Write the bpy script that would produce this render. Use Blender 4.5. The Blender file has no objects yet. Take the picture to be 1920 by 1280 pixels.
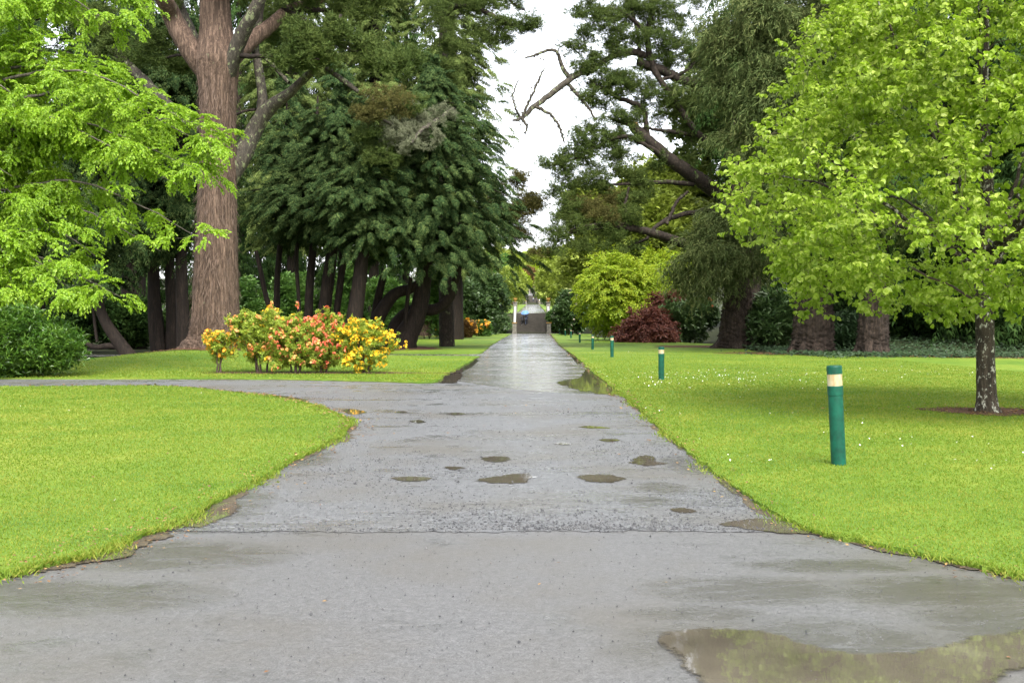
import bpy, bmesh, math, random
import numpy as np
from mathutils import Vector, Matrix, geometry as geo
PI = math.pi
R = math.radians
F, HC, YH, CX = 2000.0, 1.45, 607.0, 960.0     # focal length in photo pixels, eye height, horizon row, centre column
scene = bpy.context.scene
COL = scene.collection

# ---------------------------------------------------------------- terrain
def smooth(a, b, x):
    t = np.clip((np.asarray(x, float) - a) / (b - a), 0, 1)
    return t * t * (3 - 2 * t)
KY = [-200, 161, 168, 400, 408, 600, 606, 800, 1000, 1600]
KZ = [0, 0, 3.1, 8.65, 12.2, 18.9, 21.2, 34, 44, 60]
def axis_x(y): return -0.3 + 0.0203 * np.asarray(y, float)
def gh(x, y):
    x = np.asarray(x, float); y = np.asarray(y, float)
    z = np.interp(y, KY, KZ)
    sx = np.where(x < -11.8, 3.4, 4.6)
    z = z + 0.5 * np.exp(-((x + 11.8) / sx) ** 2 - ((y - 42) / 6.0) ** 2)
    z = z + 2.2 * smooth(47, 68, y) * smooth(15, 27, x) * (1 - smooth(120, 150, y))
    return z
def ghf(x, y): return float(gh(x, y))
def P(px, py, Z): return np.array([(px - CX) / F * Z, Z, HC - (py - YH) / F * Z])
def G(px, py):
    Z = F * HC / (py - YH)
    return ((px - CX) / F * Z, Z)

# ---------------------------------------------------------------- mesh building
def make_mesh(name, V, Q, M=None, mats=(), smooth_shade=False):
    V = np.asarray(V, np.float32); Q = np.asarray(Q, np.int32)
    me = bpy.data.meshes.new(name)
    me.vertices.add(len(V)); me.vertices.foreach_set('co', V.ravel())
    n = len(Q); k = Q.shape[1]
    me.loops.add(n * k); me.loops.foreach_set('vertex_index', Q.ravel())
    me.polygons.add(n); me.polygons.foreach_set('loop_start', np.arange(0, n * k, k, dtype=np.int32))
    if M is not None: me.polygons.foreach_set('material_index', np.asarray(M, np.int32))
    for m in mats: me.materials.append(m)
    me.update(calc_edges=True)
    me.polygons.foreach_set('use_smooth', np.full(n, smooth_shade, bool))
    return me
def link(name, me, parent=None, loc=None):
    o = bpy.data.objects.new(name, me); COL.objects.link(o)
    if parent is not None: o.parent = parent
    if loc is not None: o.location = loc
    return o
def tag(o, label=None, cat=None, group=None, kind=None):
    if label: o['label'] = label
    if cat: o['category'] = cat
    if group: o['group'] = group
    if kind: o['kind'] = kind
    return o
def thing(name, label, cat, loc, group=None):
    o = link(name, None, None, Vector(loc)); o.empty_display_size = .2
    return tag(o, label, cat, group)
class Acc:
    def __init__(s): s.v = []; s.q = []; s.m = []; s.n = 0
    def add(s, v, q, mat=0):
        v = np.asarray(v, float).reshape(-1, 3); q = np.asarray(q, int).reshape(-1, 4)
        s.v.append(v); s.q.append(q + s.n); s.m.append(np.full(len(q), mat) if np.isscalar(mat) else np.asarray(mat)); s.n += len(v)
    def build(s, name, mats, parent=None, base=(0, 0, 0), smooth_shade=False):
        V = np.concatenate(s.v) - np.asarray(base, float)
        me = make_mesh(name, V, np.concatenate(s.q), np.concatenate(s.m), mats, smooth_shade)
        return link(name, me, parent)
def catmull(pts, n):
    p = np.asarray(pts, float)
    if len(p) == 2: return p[0] + np.linspace(0, 1, n)[:, None] * (p[1] - p[0])
    pp = np.vstack([2 * p[0] - p[1], p, 2 * p[-1] - p[-2]])
    t = np.linspace(0, len(p) - 1 - 1e-9, n); i = t.astype(int); u = (t - i)[:, None]
    a, b, c, d = pp[i], pp[i + 1], pp[i + 2], pp[i + 3]
    return .5 * (2 * b + (c - a) * u + (2 * a - 5 * b + 4 * c - d) * u ** 2 + (3 * b - a - 3 * c + d) * u ** 3)
def norm(v):
    v = np.asarray(v, float); return v / (np.linalg.norm(v, axis=-1, keepdims=True) + 1e-9)
def tube(acc, pts, rad, sides=8, mat=0, ridge=0.0, rng=None, cap=True):
    pts = np.asarray(pts, float); n = len(pts); rad = np.broadcast_to(np.asarray(rad, float), (n,))
    T = norm(np.gradient(pts, axis=0))
    ref = np.array([0.0, 1.0, 0.0]) if abs(T[0][2]) > .6 else np.array([0.0, 0.0, 1.0])
    N = np.zeros_like(T); u = ref
    for i in range(n):
        u = u - T[i] * np.dot(u, T[i]); u = u / (np.linalg.norm(u) + 1e-9); N[i] = u
    B = np.cross(T, N)
    a = np.arange(sides) / sides * 2 * PI
    rr = np.repeat(rad[:, None], sides, 1)
    if ridge and rng is not None:
        prof = sum(rng.uniform(.4, 1) * np.cos(k * a + rng.uniform(0, 6)) / (1 + .25 * k) for k in (2, 3, 5, 7, 9, 13))
        rr = rr * (1 + ridge * prof[None, :] * .5 + ridge * .35 * rng.normal(size=rr.shape))
    V = pts[:, None] + rr[..., None] * (np.cos(a)[None, :, None] * N[:, None] + np.sin(a)[None, :, None] * B[:, None])
    V = V.reshape(-1, 3)
    i = np.arange(n - 1)[:, None] * sides; j = np.arange(sides)[None, :]; j2 = (j + 1) % sides
    Q = np.stack([i + j, i + j2, i + sides + j2, i + sides + j], -1).reshape(-1, 4)
    acc.add(V, Q, mat)
def lathe(acc, prof, c=(0, 0, 0), sides=24, mat=0, tilt=None):
    prof = np.asarray(prof, float); a = np.arange(sides) / sides * 2 * PI
    V = np.stack([prof[:, 0][:, None] * np.cos(a), prof[:, 0][:, None] * np.sin(a), np.repeat(prof[:, 1][:, None], sides, 1)], -1).reshape(-1, 3)
    if tilt is not None: V = V @ np.array(tilt).T
    n = len(prof); i = np.arange(n - 1)[:, None] * sides; j = np.arange(sides)[None, :]; j2 = (j + 1) % sides
    Q = np.stack([i + j, i + j2, i + sides + j2, i + sides + j], -1).reshape(-1, 4)
    acc.add(V + np.asarray(c, float), Q, mat)
def box(acc, x0, x1, y0, y1, z0, z1, mat=0, M=None):
    v = np.array([[x, y, z] for z in (z0, z1) for y in (y0, y1) for x in (x0, x1)], float)
    if M is not None: v = v @ np.array(M)[:3, :3].T + np.array(M)[:3, 3]
    acc.add(v, [[0, 2, 3, 1], [4, 5, 7, 6], [0, 1, 5, 4], [2, 6, 7, 3], [0, 4, 6, 2], [1, 3, 7, 5]], mat)

# ---------------------------------------------------------------- node helpers
class NT:
    def __init__(s, name):
        s.m = bpy.data.materials.new(name); s.m.use_nodes = True
        s.t = s.m.node_tree; s.t.nodes.clear()
    def n(s, typ, **kw):
        nd = s.t.nodes.new(typ)
        for k, v in kw.items():
            if k.startswith('_'): setattr(nd, k[1:], v)
        return nd
    def l(s, a, b): s.t.links.new(a, b)
    def coords(s, scale=(1, 1, 1)):
        tc = s.n('ShaderNodeTexCoord'); mp = s.n('ShaderNodeMapping'); mp.inputs['Scale'].default_value = scale
        s.l(tc.outputs['Object'], mp.inputs[0]); return mp.outputs[0]
    def noise(s, vec, scale, detail=3, rough=.6, dist=0):
        nd = s.n('ShaderNodeTexNoise'); nd.inputs['Scale'].default_value = scale; nd.inputs['Detail'].default_value = detail
        nd.inputs['Roughness'].default_value = rough; nd.inputs['Distortion'].default_value = dist
        if vec is not None: s.l(vec, nd.inputs['Vector'])
        return nd.outputs['Fac']
    def ramp(s, fac, stops):
        nd = s.n('ShaderNodeValToRGB'); e = nd.color_ramp.elements
        while len(e) < len(stops): e.new(.5)
        for k, (p, c) in enumerate(stops):
            e[k].position = p; e[k].color = (c[0], c[1], c[2], 1) if not np.isscalar(c) else (c, c, c, 1)
        s.l(fac, nd.inputs[0]); return nd.outputs[0]
    def mix(s, fac, a, b, typ='MIX'):
        nd = s.n('ShaderNodeMix'); nd.data_type = 'RGBA'; nd.blend_type = typ
        for sock, val in ((nd.inputs[0], fac), (nd.inputs[6], a), (nd.inputs[7], b)):
            if hasattr(val, 'is_linked'): s.l(val, sock)
            elif np.isscalar(val): sock.default_value = val
            else: sock.default_value = (*val[:3], 1)
        return nd.outputs[2]
    def math(s, op, a, b=0.0):
        nd = s.n('ShaderNodeMath'); nd.operation = op
        for k, val in ((0, a), (1, b)):
            if hasattr(val, 'is_linked'): s.l(val, nd.inputs[k])
            else: nd.inputs[k].default_value = val
        return nd.outputs[0]
    def bump(s, h, strength, dist=.02):
        nd = s.n('ShaderNodeBump'); nd.inputs['Strength'].default_value = strength; nd.inputs['Distance'].default_value = dist
        s.l(h, nd.inputs['Height']); return nd.outputs[0]
    def bsdf(s, color, rough=.6, normal=None, spec=.5, metal=0):
        b = s.n('ShaderNodeBsdfPrincipled')
        for key, val in (('Base Color', color), ('Roughness', rough), ('Metallic', metal), ('Specular IOR Level', spec)):
            if hasattr(val, 'is_linked'): s.l(val, b.inputs[key])
            elif np.isscalar(val): b.inputs[key].default_value = val
            else: b.inputs[key].default_value = (*val[:3], 1)
        if normal is not None: s.l(normal, b.inputs['Normal'])
        return b
    def out(s, sh):
        o = s.n('ShaderNodeOutputMaterial'); s.l(sh, o.inputs['Surface']); return s.m

def leaf_mat(name, dark, mid, light, trans=.35, rough=.45, clump=.6, tcol=None, spec=.4):
    t = NT(name); g = t.n('ShaderNodeNewGeometry')
    nz = t.noise(t.coords(), clump, 2)
    f = t.math('ADD', t.math('MULTIPLY', g.outputs['Random Per Island'], .55), t.math('MULTIPLY', nz, .6))
    c = t.ramp(f, [(.2, dark), (.55, mid), (.95, light)])
    b = t.bsdf(c, rough, spec=spec)
    tr = t.n('ShaderNodeBsdfTranslucent')
    t.l(t.mix(.5, c, tcol, 'MIX') if tcol else c, tr.inputs[0])
    mx = t.n('ShaderNodeMixShader'); mx.inputs[0].default_value = trans
    t.l(b.outputs[0], mx.inputs[1]); t.l(tr.outputs[0], mx.inputs[2])
    return t.out(mx.outputs[0])
def bark_mat(name, dark, light, sc=(9, 9, 1.1), bump=.8, lichen=None, lich_amt=.5, lich_scale=3.0, rough=.85, dist=.04):
    t = NT(name); v = t.coords(sc)
    n1 = t.noise(v, 1.6, 6, .7, .5); n3 = t.noise(t.coords((sc[0] * 3.2, sc[1] * 3.2, sc[2] * 2.2)), 1.7, 4, .7); n2 = t.noise(t.coords(), 1.2, 3)
    h = t.math('ADD', t.math('MULTIPLY', n1, .6), t.math('MULTIPLY', n3, .4))
    c = t.ramp(h, [(.38, [x * .6 for x in dark]), (.48, dark), (.60, light), (.72, [x * 1.5 for x in light])])
    c = t.mix(t.math('MULTIPLY', n2, .5), c, [x * .55 for x in light]); n1 = h
    if lichen is not None:
        nl = t.noise(t.coords((1, 1, .7)), lich_scale, 4, .7)
        c = t.mix(t.ramp(nl, [(lich_amt, 0.0), (lich_amt + .06, 1.0)]), c, lichen)
    return t.out(t.bsdf(c, rough, t.bump(n1, bump, dist), spec=.25).outputs[0])
def plain(name, col, rough=.5, var=.15, scale=6, metal=0, spec=.5, bump=0):
    t = NT(name); nz = t.noise(t.coords(), scale, 4)
    c = t.ramp(nz, [(.3, [x * (1 - var) for x in col]), (.7, [min(1, x * (1 + var)) for x in col])])
    return t.out(t.bsdf(c, rough, t.bump(nz, bump, .02) if bump else None, spec, metal).outputs[0])

# ---------------------------------------------------------------- foliage templates (x forward, z up, size about 1)
def kites(base, d, nrm, L, W, drop=0.0, mid=.45):
    base = np.atleast_2d(base).astype(float); d = norm(np.atleast_2d(d)); nrm = np.atleast_2d(nrm)
    L = np.broadcast_to(np.asarray(L, float), (len(base),))[:, None]; W = np.broadcast_to(np.asarray(W, float), (len(base),))[:, None]
    s = norm(np.cross(nrm, d)); up = norm(np.cross(d, s))
    m = base + d * L * mid
    tip = base + d * L - up * L * drop
    V = np.stack([base, m + s * W + up * W * .25, tip, m - s * W + up * W * .25], 1).reshape(-1, 3)
    Q = np.arange(len(base) * 4).reshape(-1, 4)
    return V, Q
def merge(parts):
    V = []; Q = []; n = 0
    for v, q in parts: V.append(v); Q.append(q + n); n += len(v)
    return np.concatenate(V), np.concatenate(Q)
def t_frond(rng, n=6):
    B = []; D = []; L = []
    for i in range(n):
        s = (i + .4) / n
        for sg in (-1, 1):
            B.append((s, 0, -.22 * s * s)); a = R(rng.uniform(36, 58))
            D.append((math.cos(a), sg * math.sin(a), -.25 - .3 * s + rng.normal() * .12)); L.append((.46 * (1 - s) ** .7 + .1) * rng.uniform(.8, 1.2))
    B.append((.8, 0, -.16)); D.append((1, 0, -.45)); L.append(.3)
    L = np.array(L)
    return kites(B, D, np.tile([0, 0, 1.0], (len(B), 1)) + rng.normal(size=(len(B), 3)) * .3, L, .022 + .035 * L / .4, .25)
def t_frond_far(rng, n):
    B = []; D = []; L = []
    for i in range(n):
        s = (i + .4) / n
        for sg in (-1, 1):
            a = R(rng.uniform(25, 50)); B.append((s * .8, 0, -.2 * s * s)); D.append((math.cos(a), sg * math.sin(a), -.3 - .3 * s)); L.append(.6 * (1 - .5 * s))
    B.append((.5, 0, -.1)); D.append((1, 0, -.4)); L.append(.5); L = np.array(L)
    return kites(B, D, np.tile([0, 0, 1.0], (len(B), 1)) + rng.normal(size=(len(B), 3)) * .3, L, .055, .25)
def t_bough(rng, pairs=10, n=5, droop=.5):
    parts = []
    for i in range(pairs * 2 + 1):
        k = i // 2; sg = -1 if i % 2 else 1
        s = .18 + .8 * k / pairs if i < pairs * 2 else .97
        yaw = sg * R(rng.uniform(14, 44)) * (1 if i < pairs * 2 else .1); pit = R(rng.uniform(-5, 30) + 30 * s * droop)
        sc = (.40 - .14 * s) * rng.uniform(.7, 1.3)
        M = np.array(Matrix.Rotation(yaw, 3, 'Z') @ Matrix.Rotation(pit, 3, 'Y') @ Matrix.Rotation(rng.normal() * .35, 3, 'X'))
        v, q = t_frond(rng, n) if n > 3 else t_frond_far(rng, n)
        parts.append((v @ M.T * sc + np.array([s * .8, 0, .15 * s - droop * s * s]), q))
    return merge(parts)
def t_pine(rng, n=80, flat=.4):
    c = rng.normal(size=(n // 8, 3)) * [.26, .26, .26 * flat]
    B = np.repeat(c, 8, 0); d = rng.normal(size=(len(B), 3)); d[:, 2] = np.abs(d[:, 2]) * .8 + .1
    return kites(B, d, rng.normal(size=(len(B), 3)), rng.uniform(.18, .34, len(B)), .022)
def t_weep(rng, strands=7, wisps=9):
    B = []; D = []; L = []; W = []
    for k in range(strands):
        s = (k + .5) / strands; o = np.array([s, rng.normal() * .12, .1 * s - .35 * s * s]); yaw = rng.normal() * .7
        ln = rng.uniform(.25, .8); ox = rng.uniform(.1, .55)
        for j in range(wisps):
            u = j / wisps; p = o + ln * np.array([ox * u * math.cos(yaw), ox * u * math.sin(yaw), -u * (1 - .4 * ox)])
            B.append(p); D.append((.6 * math.cos(yaw) + rng.normal() * .45, .6 * math.sin(yaw) + rng.normal() * .45, -.8 + rng.normal() * .35)); L.append(rng.uniform(.12, .28)); W.append(.016)
    for j in range(7):
        s = j / 7; B.append((s, 0, .1 * s - .35 * s * s)); D.append((1, 0, .1 - .6 * s)); L.append(.17); W.append(.025)
    return kites(B, D, rng.normal(size=(len(B), 3)), L, np.array(W))
def t_heart(rng, n=10):
    V = []; Q = []; k = 0
    for i in range(n):
        s = rng.uniform(.1, 1); a = rng.uniform(-PI, PI); d = norm([math.cos(a) * .7 + .4, math.sin(a) * .8, rng.uniform(-1.15, -.15)])
        up = norm(np.array([rng.normal() * .3 + .25, rng.normal() * .3, 1.0])); sd = norm(np.cross(up, d)); up = np.cross(d, sd)
        L = rng.uniform(.22, .38); b = np.array([s, rng.normal() * .05, .06 * s]) + d * .05
        for lp in ((0, 0, 0), (.22, .40, .10), (.62, .34, .05), (1, 0, -.12), (.62, -.34, .05), (.22, -.40, .10)):
            V.append(b + L * (d * lp[0] + sd * lp[1] + up * lp[2]))
        Q += [[k, k + 3, k + 2, k + 1], [k, k + 5, k + 4, k + 3]]; k += 6
    return np.array(V), np.array(Q)
def t_hang(rng, n=30, leaf=.14, droop=.8):
    B = []; D = []; N = []
    for i in range(n):
        s = (i + rng.uniform(0, .8)) / n; sg = -1 if i % 2 else 1
        B.append((s, sg * .01, .15 * s - droop * s * s)); D.append((.4 + rng.normal() * .35, sg * .6 + rng.normal() * .4, -.6 - .8 * rng.random())); N.append((rng.normal() * .6 + .2, rng.normal() * .6, .8))
    for k in range(3):
        s0 = rng.uniform(.3, .8); y = rng.choice([-1, 1])
        for i in range(n // 3):
            u = i / (n / 3)
            B.append((s0 + .28 * u, y * .33 * u, .15 * s0 - droop * s0 * s0 - .33 * u * u)); D.append((.4 + rng.normal() * .4, rng.normal() * .8, -.75)); N.append((rng.normal() * .4 + .2, rng.normal() * .4, 1))
    return kites(B, D, N, rng.uniform(.8, 1.2, len(B)) * leaf, leaf * .40, .12)
def t_cluster(rng, n=12, leaf=.4, width=.3, up=.35):
    a = rng.uniform(-PI, PI, n); e = rng.uniform(-.5, 1.0, n)
    D = np.stack([np.cos(a) * .8 + .3, np.sin(a) * .8, e * up * 2], 1)
    B = np.stack([rng.uniform(0, .6, n), rng.normal(size=n) * .12, rng.normal(size=n) * .12], 1)
    return kites(B, D, rng.normal(size=(n, 3)) * .4 + [0, 0, 1], rng.uniform(.7, 1.2, n) * leaf, leaf * width, .12)
def t_truss(rng, n=7):
    V = []; Q = []; k = 0
    for i in range(n):
        c = norm([rng.normal() * .8, rng.normal() * .8, rng.uniform(-.2, 1)]) * .5
        f = norm(c + rng.normal(size=3) * .2); s1 = norm(np.cross(f, [.3, .9, .2])); s2 = np.cross(f, s1)
        for j in range(5):
            a = j / 5 * 2 * PI; d = s1 * math.cos(a) + s2 * math.sin(a)
            v, q = kites(c, d + f * .35, f, .36, .15, .1)
            V.append(v); Q.append(q + k); k += 4
    return np.concatenate(V), np.concatenate(Q)
def bake(acc, tmpl, pos, fwd, scale, rng, mat=0, roll=.35, up=(0, 0, 1.0)):
    pos = np.asarray(pos, float); n = len(pos)
    if n == 0: return
    X = norm(fwd); U = np.broadcast_to(np.asarray(up, float), (n, 3)) + rng.normal(size=(n, 3)) * roll
    Y = norm(np.cross(U, X)); Z = np.cross(X, Y)
    M = np.stack([X, Y, Z], -1) * np.broadcast_to(np.asarray(scale, float), (n,))[:, None, None]
    idx = rng.integers(0, len(tmpl), n)
    for k, (tv, tq) in enumerate(tmpl):
        s = np.where(idx == k)[0]
        if len(s) == 0: continue
        V = np.einsum('nij,vj->nvi', M[s], tv) + pos[s][:, None]
        Q = tq[None] + (np.arange(len(s)) * len(tv))[:, None, None]
        acc.add(V.reshape(-1, 3), Q.reshape(-1, 4), mat)
_r = np.random.default_rng(7)
T_BOUGH = [t_bough(_r) for _ in range(4)]
T_BOUGH_FAR = [t_bough(_r, 6, 2) for _ in range(3)]
T_PINE = [t_pine(_r) for _ in range(4)]
T_WEEP = [t_weep(_r) for _ in range(4)]
T_HEART = [t_heart(_r) for _ in range(6)]
T_HANG = [t_hang(_r) for _ in range(5)]
T_LAUREL = [t_cluster(_r, 9, .55, .17, .5) for _ in range(4)]
T_SMALL = [t_cluster(_r, 14, .42, .22, .3) for _ in range(4)]
T_TRUSS = [t_truss(_r) for _ in range(4)]

# ---------------------------------------------------------------- skeletons
class Skel:
    def __init__(s, rng):
        s.rng = rng; s.P = np.zeros((40000, 3)); s.D = np.zeros((40000, 3)); s.R = np.zeros(40000); s.n = 0
    def _cand(s, pts, rad, a=0.0):
        T = norm(np.gradient(pts, axis=0)); i0 = int(a * len(pts)); k = len(pts) - i0
        s.P[s.n:s.n + k] = pts[i0:]; s.D[s.n:s.n + k] = T[i0:]; s.R[s.n:s.n + k] = rad[i0:]; s.n += k
    def limb(s, acc, pts, rad, n=28, sides=9, mat=0, start=.25, ridge=0.0, wob=0.0):
        p = catmull(pts, n); r = np.interp(np.linspace(0, 1, n), np.linspace(0, 1, len(rad)), rad)
        if wob: p[1:] += s.rng.normal(size=(n - 1, 3)) * wob
        if acc is not None: tube(acc, p, r, sides, mat, ridge, s.rng)
        s._cand(p, r, start); return p
    def attach(s, acc, t, up=.3, below=1.0, sides=5, mat=0, rmax=.06, k=.012, n=8, wob=.04, mixd=.5):
        t = np.asarray(t, float); d = s.P[:s.n] - t; L = np.linalg.norm(d, axis=1)
        i = int(np.argmin(L + below * np.maximum(0, d[:, 2] + .15 * L)))
        p = s.P[i].copy(); ln = max(L[i], .05); dirc = norm(t - p)
        c = p + ln * .5 * norm(dirc * .7 + s.D[i] * mixd + np.array([0, 0, up]))
        u = np.linspace(0, 1, n)[:, None]
        pts = (1 - u) ** 2 * p + 2 * u * (1 - u) * c + u * u * t
        pts[1:-1] += s.rng.normal(size=(n - 2, 3)) * wob * ln * .4
        r0 = min(s.R[i] * .7, rmax, k * ln + .006); r = np.linspace(r0, max(.003, r0 * .3), n)
        if acc is not None: tube(acc, pts, r, sides, mat)
        s._cand(pts, r, .3); return pts
# ================================================================ MATERIALS
def asphalt(name, base, stain, grav, rlo, rhi, bump, wet, damp=(), stones=.5, wetdark=.28, grainy=.6):
    t = NT(name); v = t.coords()
    agg = t.n('ShaderNodeTexVoronoi'); agg.inputs['Scale'].default_value = grav; t.l(v, agg.inputs['Vector'])
    fine = t.noise(v, grav * 1.7, 3, .7)
    big = t.noise(v, .55, 4, .6); mid = t.noise(v, 2.6, 4, .65)
    c = t.ramp(fine, [(.34, [x * .42 for x in base]), (.5, base), (.66, [x * 1.9 for x in base])])
    grain = t.noise(v, 24, 6, .85)
    c = t.mix(grainy, c, t.ramp(grain, [(.38, [x * .35 for x in base]), (.5, base), (.62, [x * 1.9 for x in base])]))
    stone = t.math('MULTIPLY', t.ramp(agg.outputs['Color'], [(.72, 0.0), (.8, 1.0)]), stones)
    c = t.mix(stone, c, [x * 1.9 for x in base])
    c = t.mix(t.ramp(big, [(.45, 0.0), (.68, .75)]), c, stain)
    streak = t.noise(t.coords((.28, 1.0, 1)), .9, 5, .62, .6)
    w = t.math('ADD', t.math('MULTIPLY', mid, .45), t.math('MULTIPLY', streak, .55))
    wetm = t.ramp(w, [(wet, 0.0), (wet + .09, 1.0)])
    c = t.mix(t.math('MULTIPLY', wetm, wetdark), c, [x * .45 for x in base])
    ro = t.ramp(wetm, [(0.0, rhi), (1.0, rlo)])
    if damp:                                             # shallow damp hollows with soft ragged rims
        sep = t.n('ShaderNodeSeparateXYZ'); t.l(v, sep.inputs[0]); tot = None
        for (px, py, wx, wy) in damp:
            gx, gy = G(px, py); rx = wx / F * gy; ry = abs(G(px, py - wy)[1] - G(px, py + wy)[1]) / 2
            dx = t.math('DIVIDE', t.math('SUBTRACT', sep.outputs[0], gx), rx); dy = t.math('DIVIDE', t.math('SUBTRACT', sep.outputs[1], gy), ry)
            d = t.math('SUBTRACT', 1.0, t.math('ADD', t.math('MULTIPLY', dx, dx), t.math('MULTIPLY', dy, dy))); d = t.math('MAXIMUM', d, 0.0)
            tot = d if tot is None else t.math('MAXIMUM', tot, d)
        dm = t.math('MULTIPLY', tot, t.math('ADD', t.math('MULTIPLY', t.noise(t.coords((.7, 1.6, 1)), 2.4, 6, .72, 1.2), 2.6), -.7)); dm = t.ramp(t.math('ADD', dm, t.math('MULTIPLY', fine, .12)), [(.10, 0.0), (.62, 1.0)])
        c = t.mix(t.math('MULTIPLY', dm, .5), c, (.052, .048, .036)); ro = t.mix(dm, ro, (.13, .13, .13))
    h = t.math('ADD', t.math('MULTIPLY', agg.outputs['Distance'], .6), t.math('ADD', fine, t.math('MULTIPLY', grain, 1.6)))
    h = t.math('MULTIPLY', h, t.ramp(wetm, [(0.0, 1.0), (1.0, .18)]))
    return t.out(t.bsdf(c, ro, t.bump(h, bump, .012), .5).outputs[0])
M_ASPH = asphalt('asphalt_smooth', (.094, .0935, .094), (.088, .08, .066), 70, .20, .43, .30, .54, [(1400, 1105, 240, 32), (1760, 1108, 260, 36), (1930, 1180, 240, 70), (1300, 1150, 160, 18), (60, 1120, 420, 40), (330, 1040, 260, 34), (1560, 1060, 220, 16), (1500, 1220, 420, 80)], .3, .2, .35)
M_ROAD = asphalt('asphalt_old', (.115, .117, .122), (.105, .096, .08), 55, .16, .42, .8, .50, [(1240, 915, 60, 14), (1290, 870, 60, 22), (1220, 940, 70, 10), (380, 950, 150, 46), (560, 860, 90, 22)], .5, .1)
M_FARP = asphalt('asphalt_far', (.12, .118, .115), (.13, .11, .09), 50, .10, .32, .3, .42)

def lawn_mat():
    t = NT('lawn'); v = t.coords()
    a = t.noise(v, .22, 3, .55); b = t.noise(v, 1.3, 4, .7); f = t.noise(t.coords((1, .6, 1)), 55, 3, .7)
    c = t.ramp(t.math('ADD', t.math('MULTIPLY', a, .6), t.math('MULTIPLY', b, .4)), [(.36, GRASS[0]), (.50, GRASS[1]), (.62, GRASS[2])])
    c = t.mix(t.ramp(f, [(.3, .55), (.6, 0.0)]), c, [x * .45 for x in GRASS[0]])
    return t.out(t.bsdf(c, .75, t.bump(f, .6, .03), .2).outputs[0])
GRASS = [(.072, .145, .014), (.122, .198, .019), (.20, .245, .03)]
M_LAWN = lawn_mat()
M_BLADE = leaf_mat('grass_blade', (.108, .195, .018), (.17, .26, .024), (.33, .32, .06), .5, .5, .9, spec=.2)
def soil_mat(name, a, b, c3, sc=7):
    t = NT(name); n1 = t.noise(t.coords(), sc, 6, .75); n2 = t.noise(t.coords(), .35, 3)
    c = t.ramp(n1, [(.3, a), (.55, b), (.75, c3)]); c = t.mix(t.math('MULTIPLY', n2, .35), c, a)
    return t.out(t.bsdf(c, .85, t.bump(n1, .8, .05), .2).outputs[0])
M_FLOOR = soil_mat('woodland_floor', (.018, .022, .010), (.035, .04, .016), (.05, .065, .02), 3)
M_MULCH = soil_mat('needle_mulch', (.045, .024, .014), (.10, .05, .028), (.17, .09, .05), 9)
M_VERGE = soil_mat('verge_soil', (.05, .042, .028), (.11, .09, .06), (.16, .15, .06), 14)
def water_mat():
    t = NT('puddle_water'); n1 = t.noise(t.coords((.6, .6, 1)), 2.2, 4, .6)
    c = t.ramp(n1, [(.3, (.055, .047, .036)), (.55, (.09, .078, .06)), (.72, (.122, .108, .086))])
    nb = t.noise(t.coords(), 9, 2); b = t.bsdf(c, .025, t.bump(nb, .015, .01), .5)
    at = t.n('ShaderNodeAttribute'); at.attribute_name = 'depth'; g = t.noise(t.coords(), 45, 4, .75); g2 = t.noise(t.coords(), 5, 4, .7)
    f = t.math('ADD', at.outputs['Fac'], t.math('ADD', t.math('MULTIPLY', g, .7), t.math('MULTIPLY', g2, 1.1)))
    f = t.ramp(t.math('SUBTRACT', f, .45), [(.46, 0.0), (.72, 1.0)]); tr = t.n('ShaderNodeBsdfTransparent'); mx = t.n('ShaderNodeMixShader')
    t.l(f, mx.inputs[0]); t.l(tr.outputs[0], mx.inputs[1]); t.l(b.outputs[0], mx.inputs[2])
    return t.out(mx.outputs[0])
M_WATER = water_mat()
M_STONE = plain('lichened_stone', (.16, .15, .12), .8, .5, 3, bump=.5)
M_STEP = plain('step_stone', (.052, .045, .035), .7, .3, 2, bump=.4)
M_COPE = plain('pale_coping', (.34, .34, .32), .35, .15, 4)
M_URN = plain('orange_lichen_urn', (.32, .18, .035), .8, .4, 9)

# ================================================================ WORLD, SUN, CAMERA
SUN_EL, SUN_AZ = R(52), R(168)      # azimuth clockwise from +Y: the sun stands behind the camera
w = bpy.data.worlds.new('World'); scene.world = w; w.use_nodes = True
nt = w.node_tree; nt.nodes.clear()
sky = nt.nodes.new('ShaderNodeTexSky'); sky.sky_type = 'NISHITA'; sky.sun_disc = False
sky.sun_elevation = SUN_EL; sky.sun_rotation = SUN_AZ; sky.air_density = 1.0; sky.dust_density = 3.0; sky.ozone_density = 1.0
hs = nt.nodes.new('ShaderNodeHueSaturation'); hs.inputs['Saturation'].default_value = .22
bg = nt.nodes.new('ShaderNodeBackground'); bg.inputs['Strength'].default_value = .15
wo = nt.nodes.new('ShaderNodeOutputWorld')
nt.links.new(sky.outputs[0], hs.inputs['Color']); nt.links.new(hs.outputs[0], bg.inputs[0]); nt.links.new(bg.outputs[0], wo.inputs[0])
sl = bpy.data.lights.new('sun', 'SUN'); sl.energy = 1.35; sl.angle = R(26); sl.color = (1, .96, .88)
so = link('sun', sl)
S = Vector((math.sin(SUN_AZ) * math.cos(SUN_EL), math.cos(SUN_AZ) * math.cos(SUN_EL), math.sin(SUN_EL)))
so.rotation_euler = (-S).to_track_quat('-Z', 'Y').to_euler(); so.location = (0, -20, 60)
cam = bpy.data.cameras.new('camera'); co = link('camera', cam); scene.camera = co
cam.sensor_width = 36; cam.lens = F / 1920 * 36; cam.clip_end = 6000; cam.clip_start = .1
cam.shift_y = -(640 - YH) / 1920; co.location = (0, 0, HC); co.rotation_euler = (R(90), 0, 0)
scene.view_settings.view_transform = 'Standard'; scene.view_settings.look = 'None'; scene.view_settings.gamma = 1
scene.view_settings.exposure = 1.92
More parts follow.
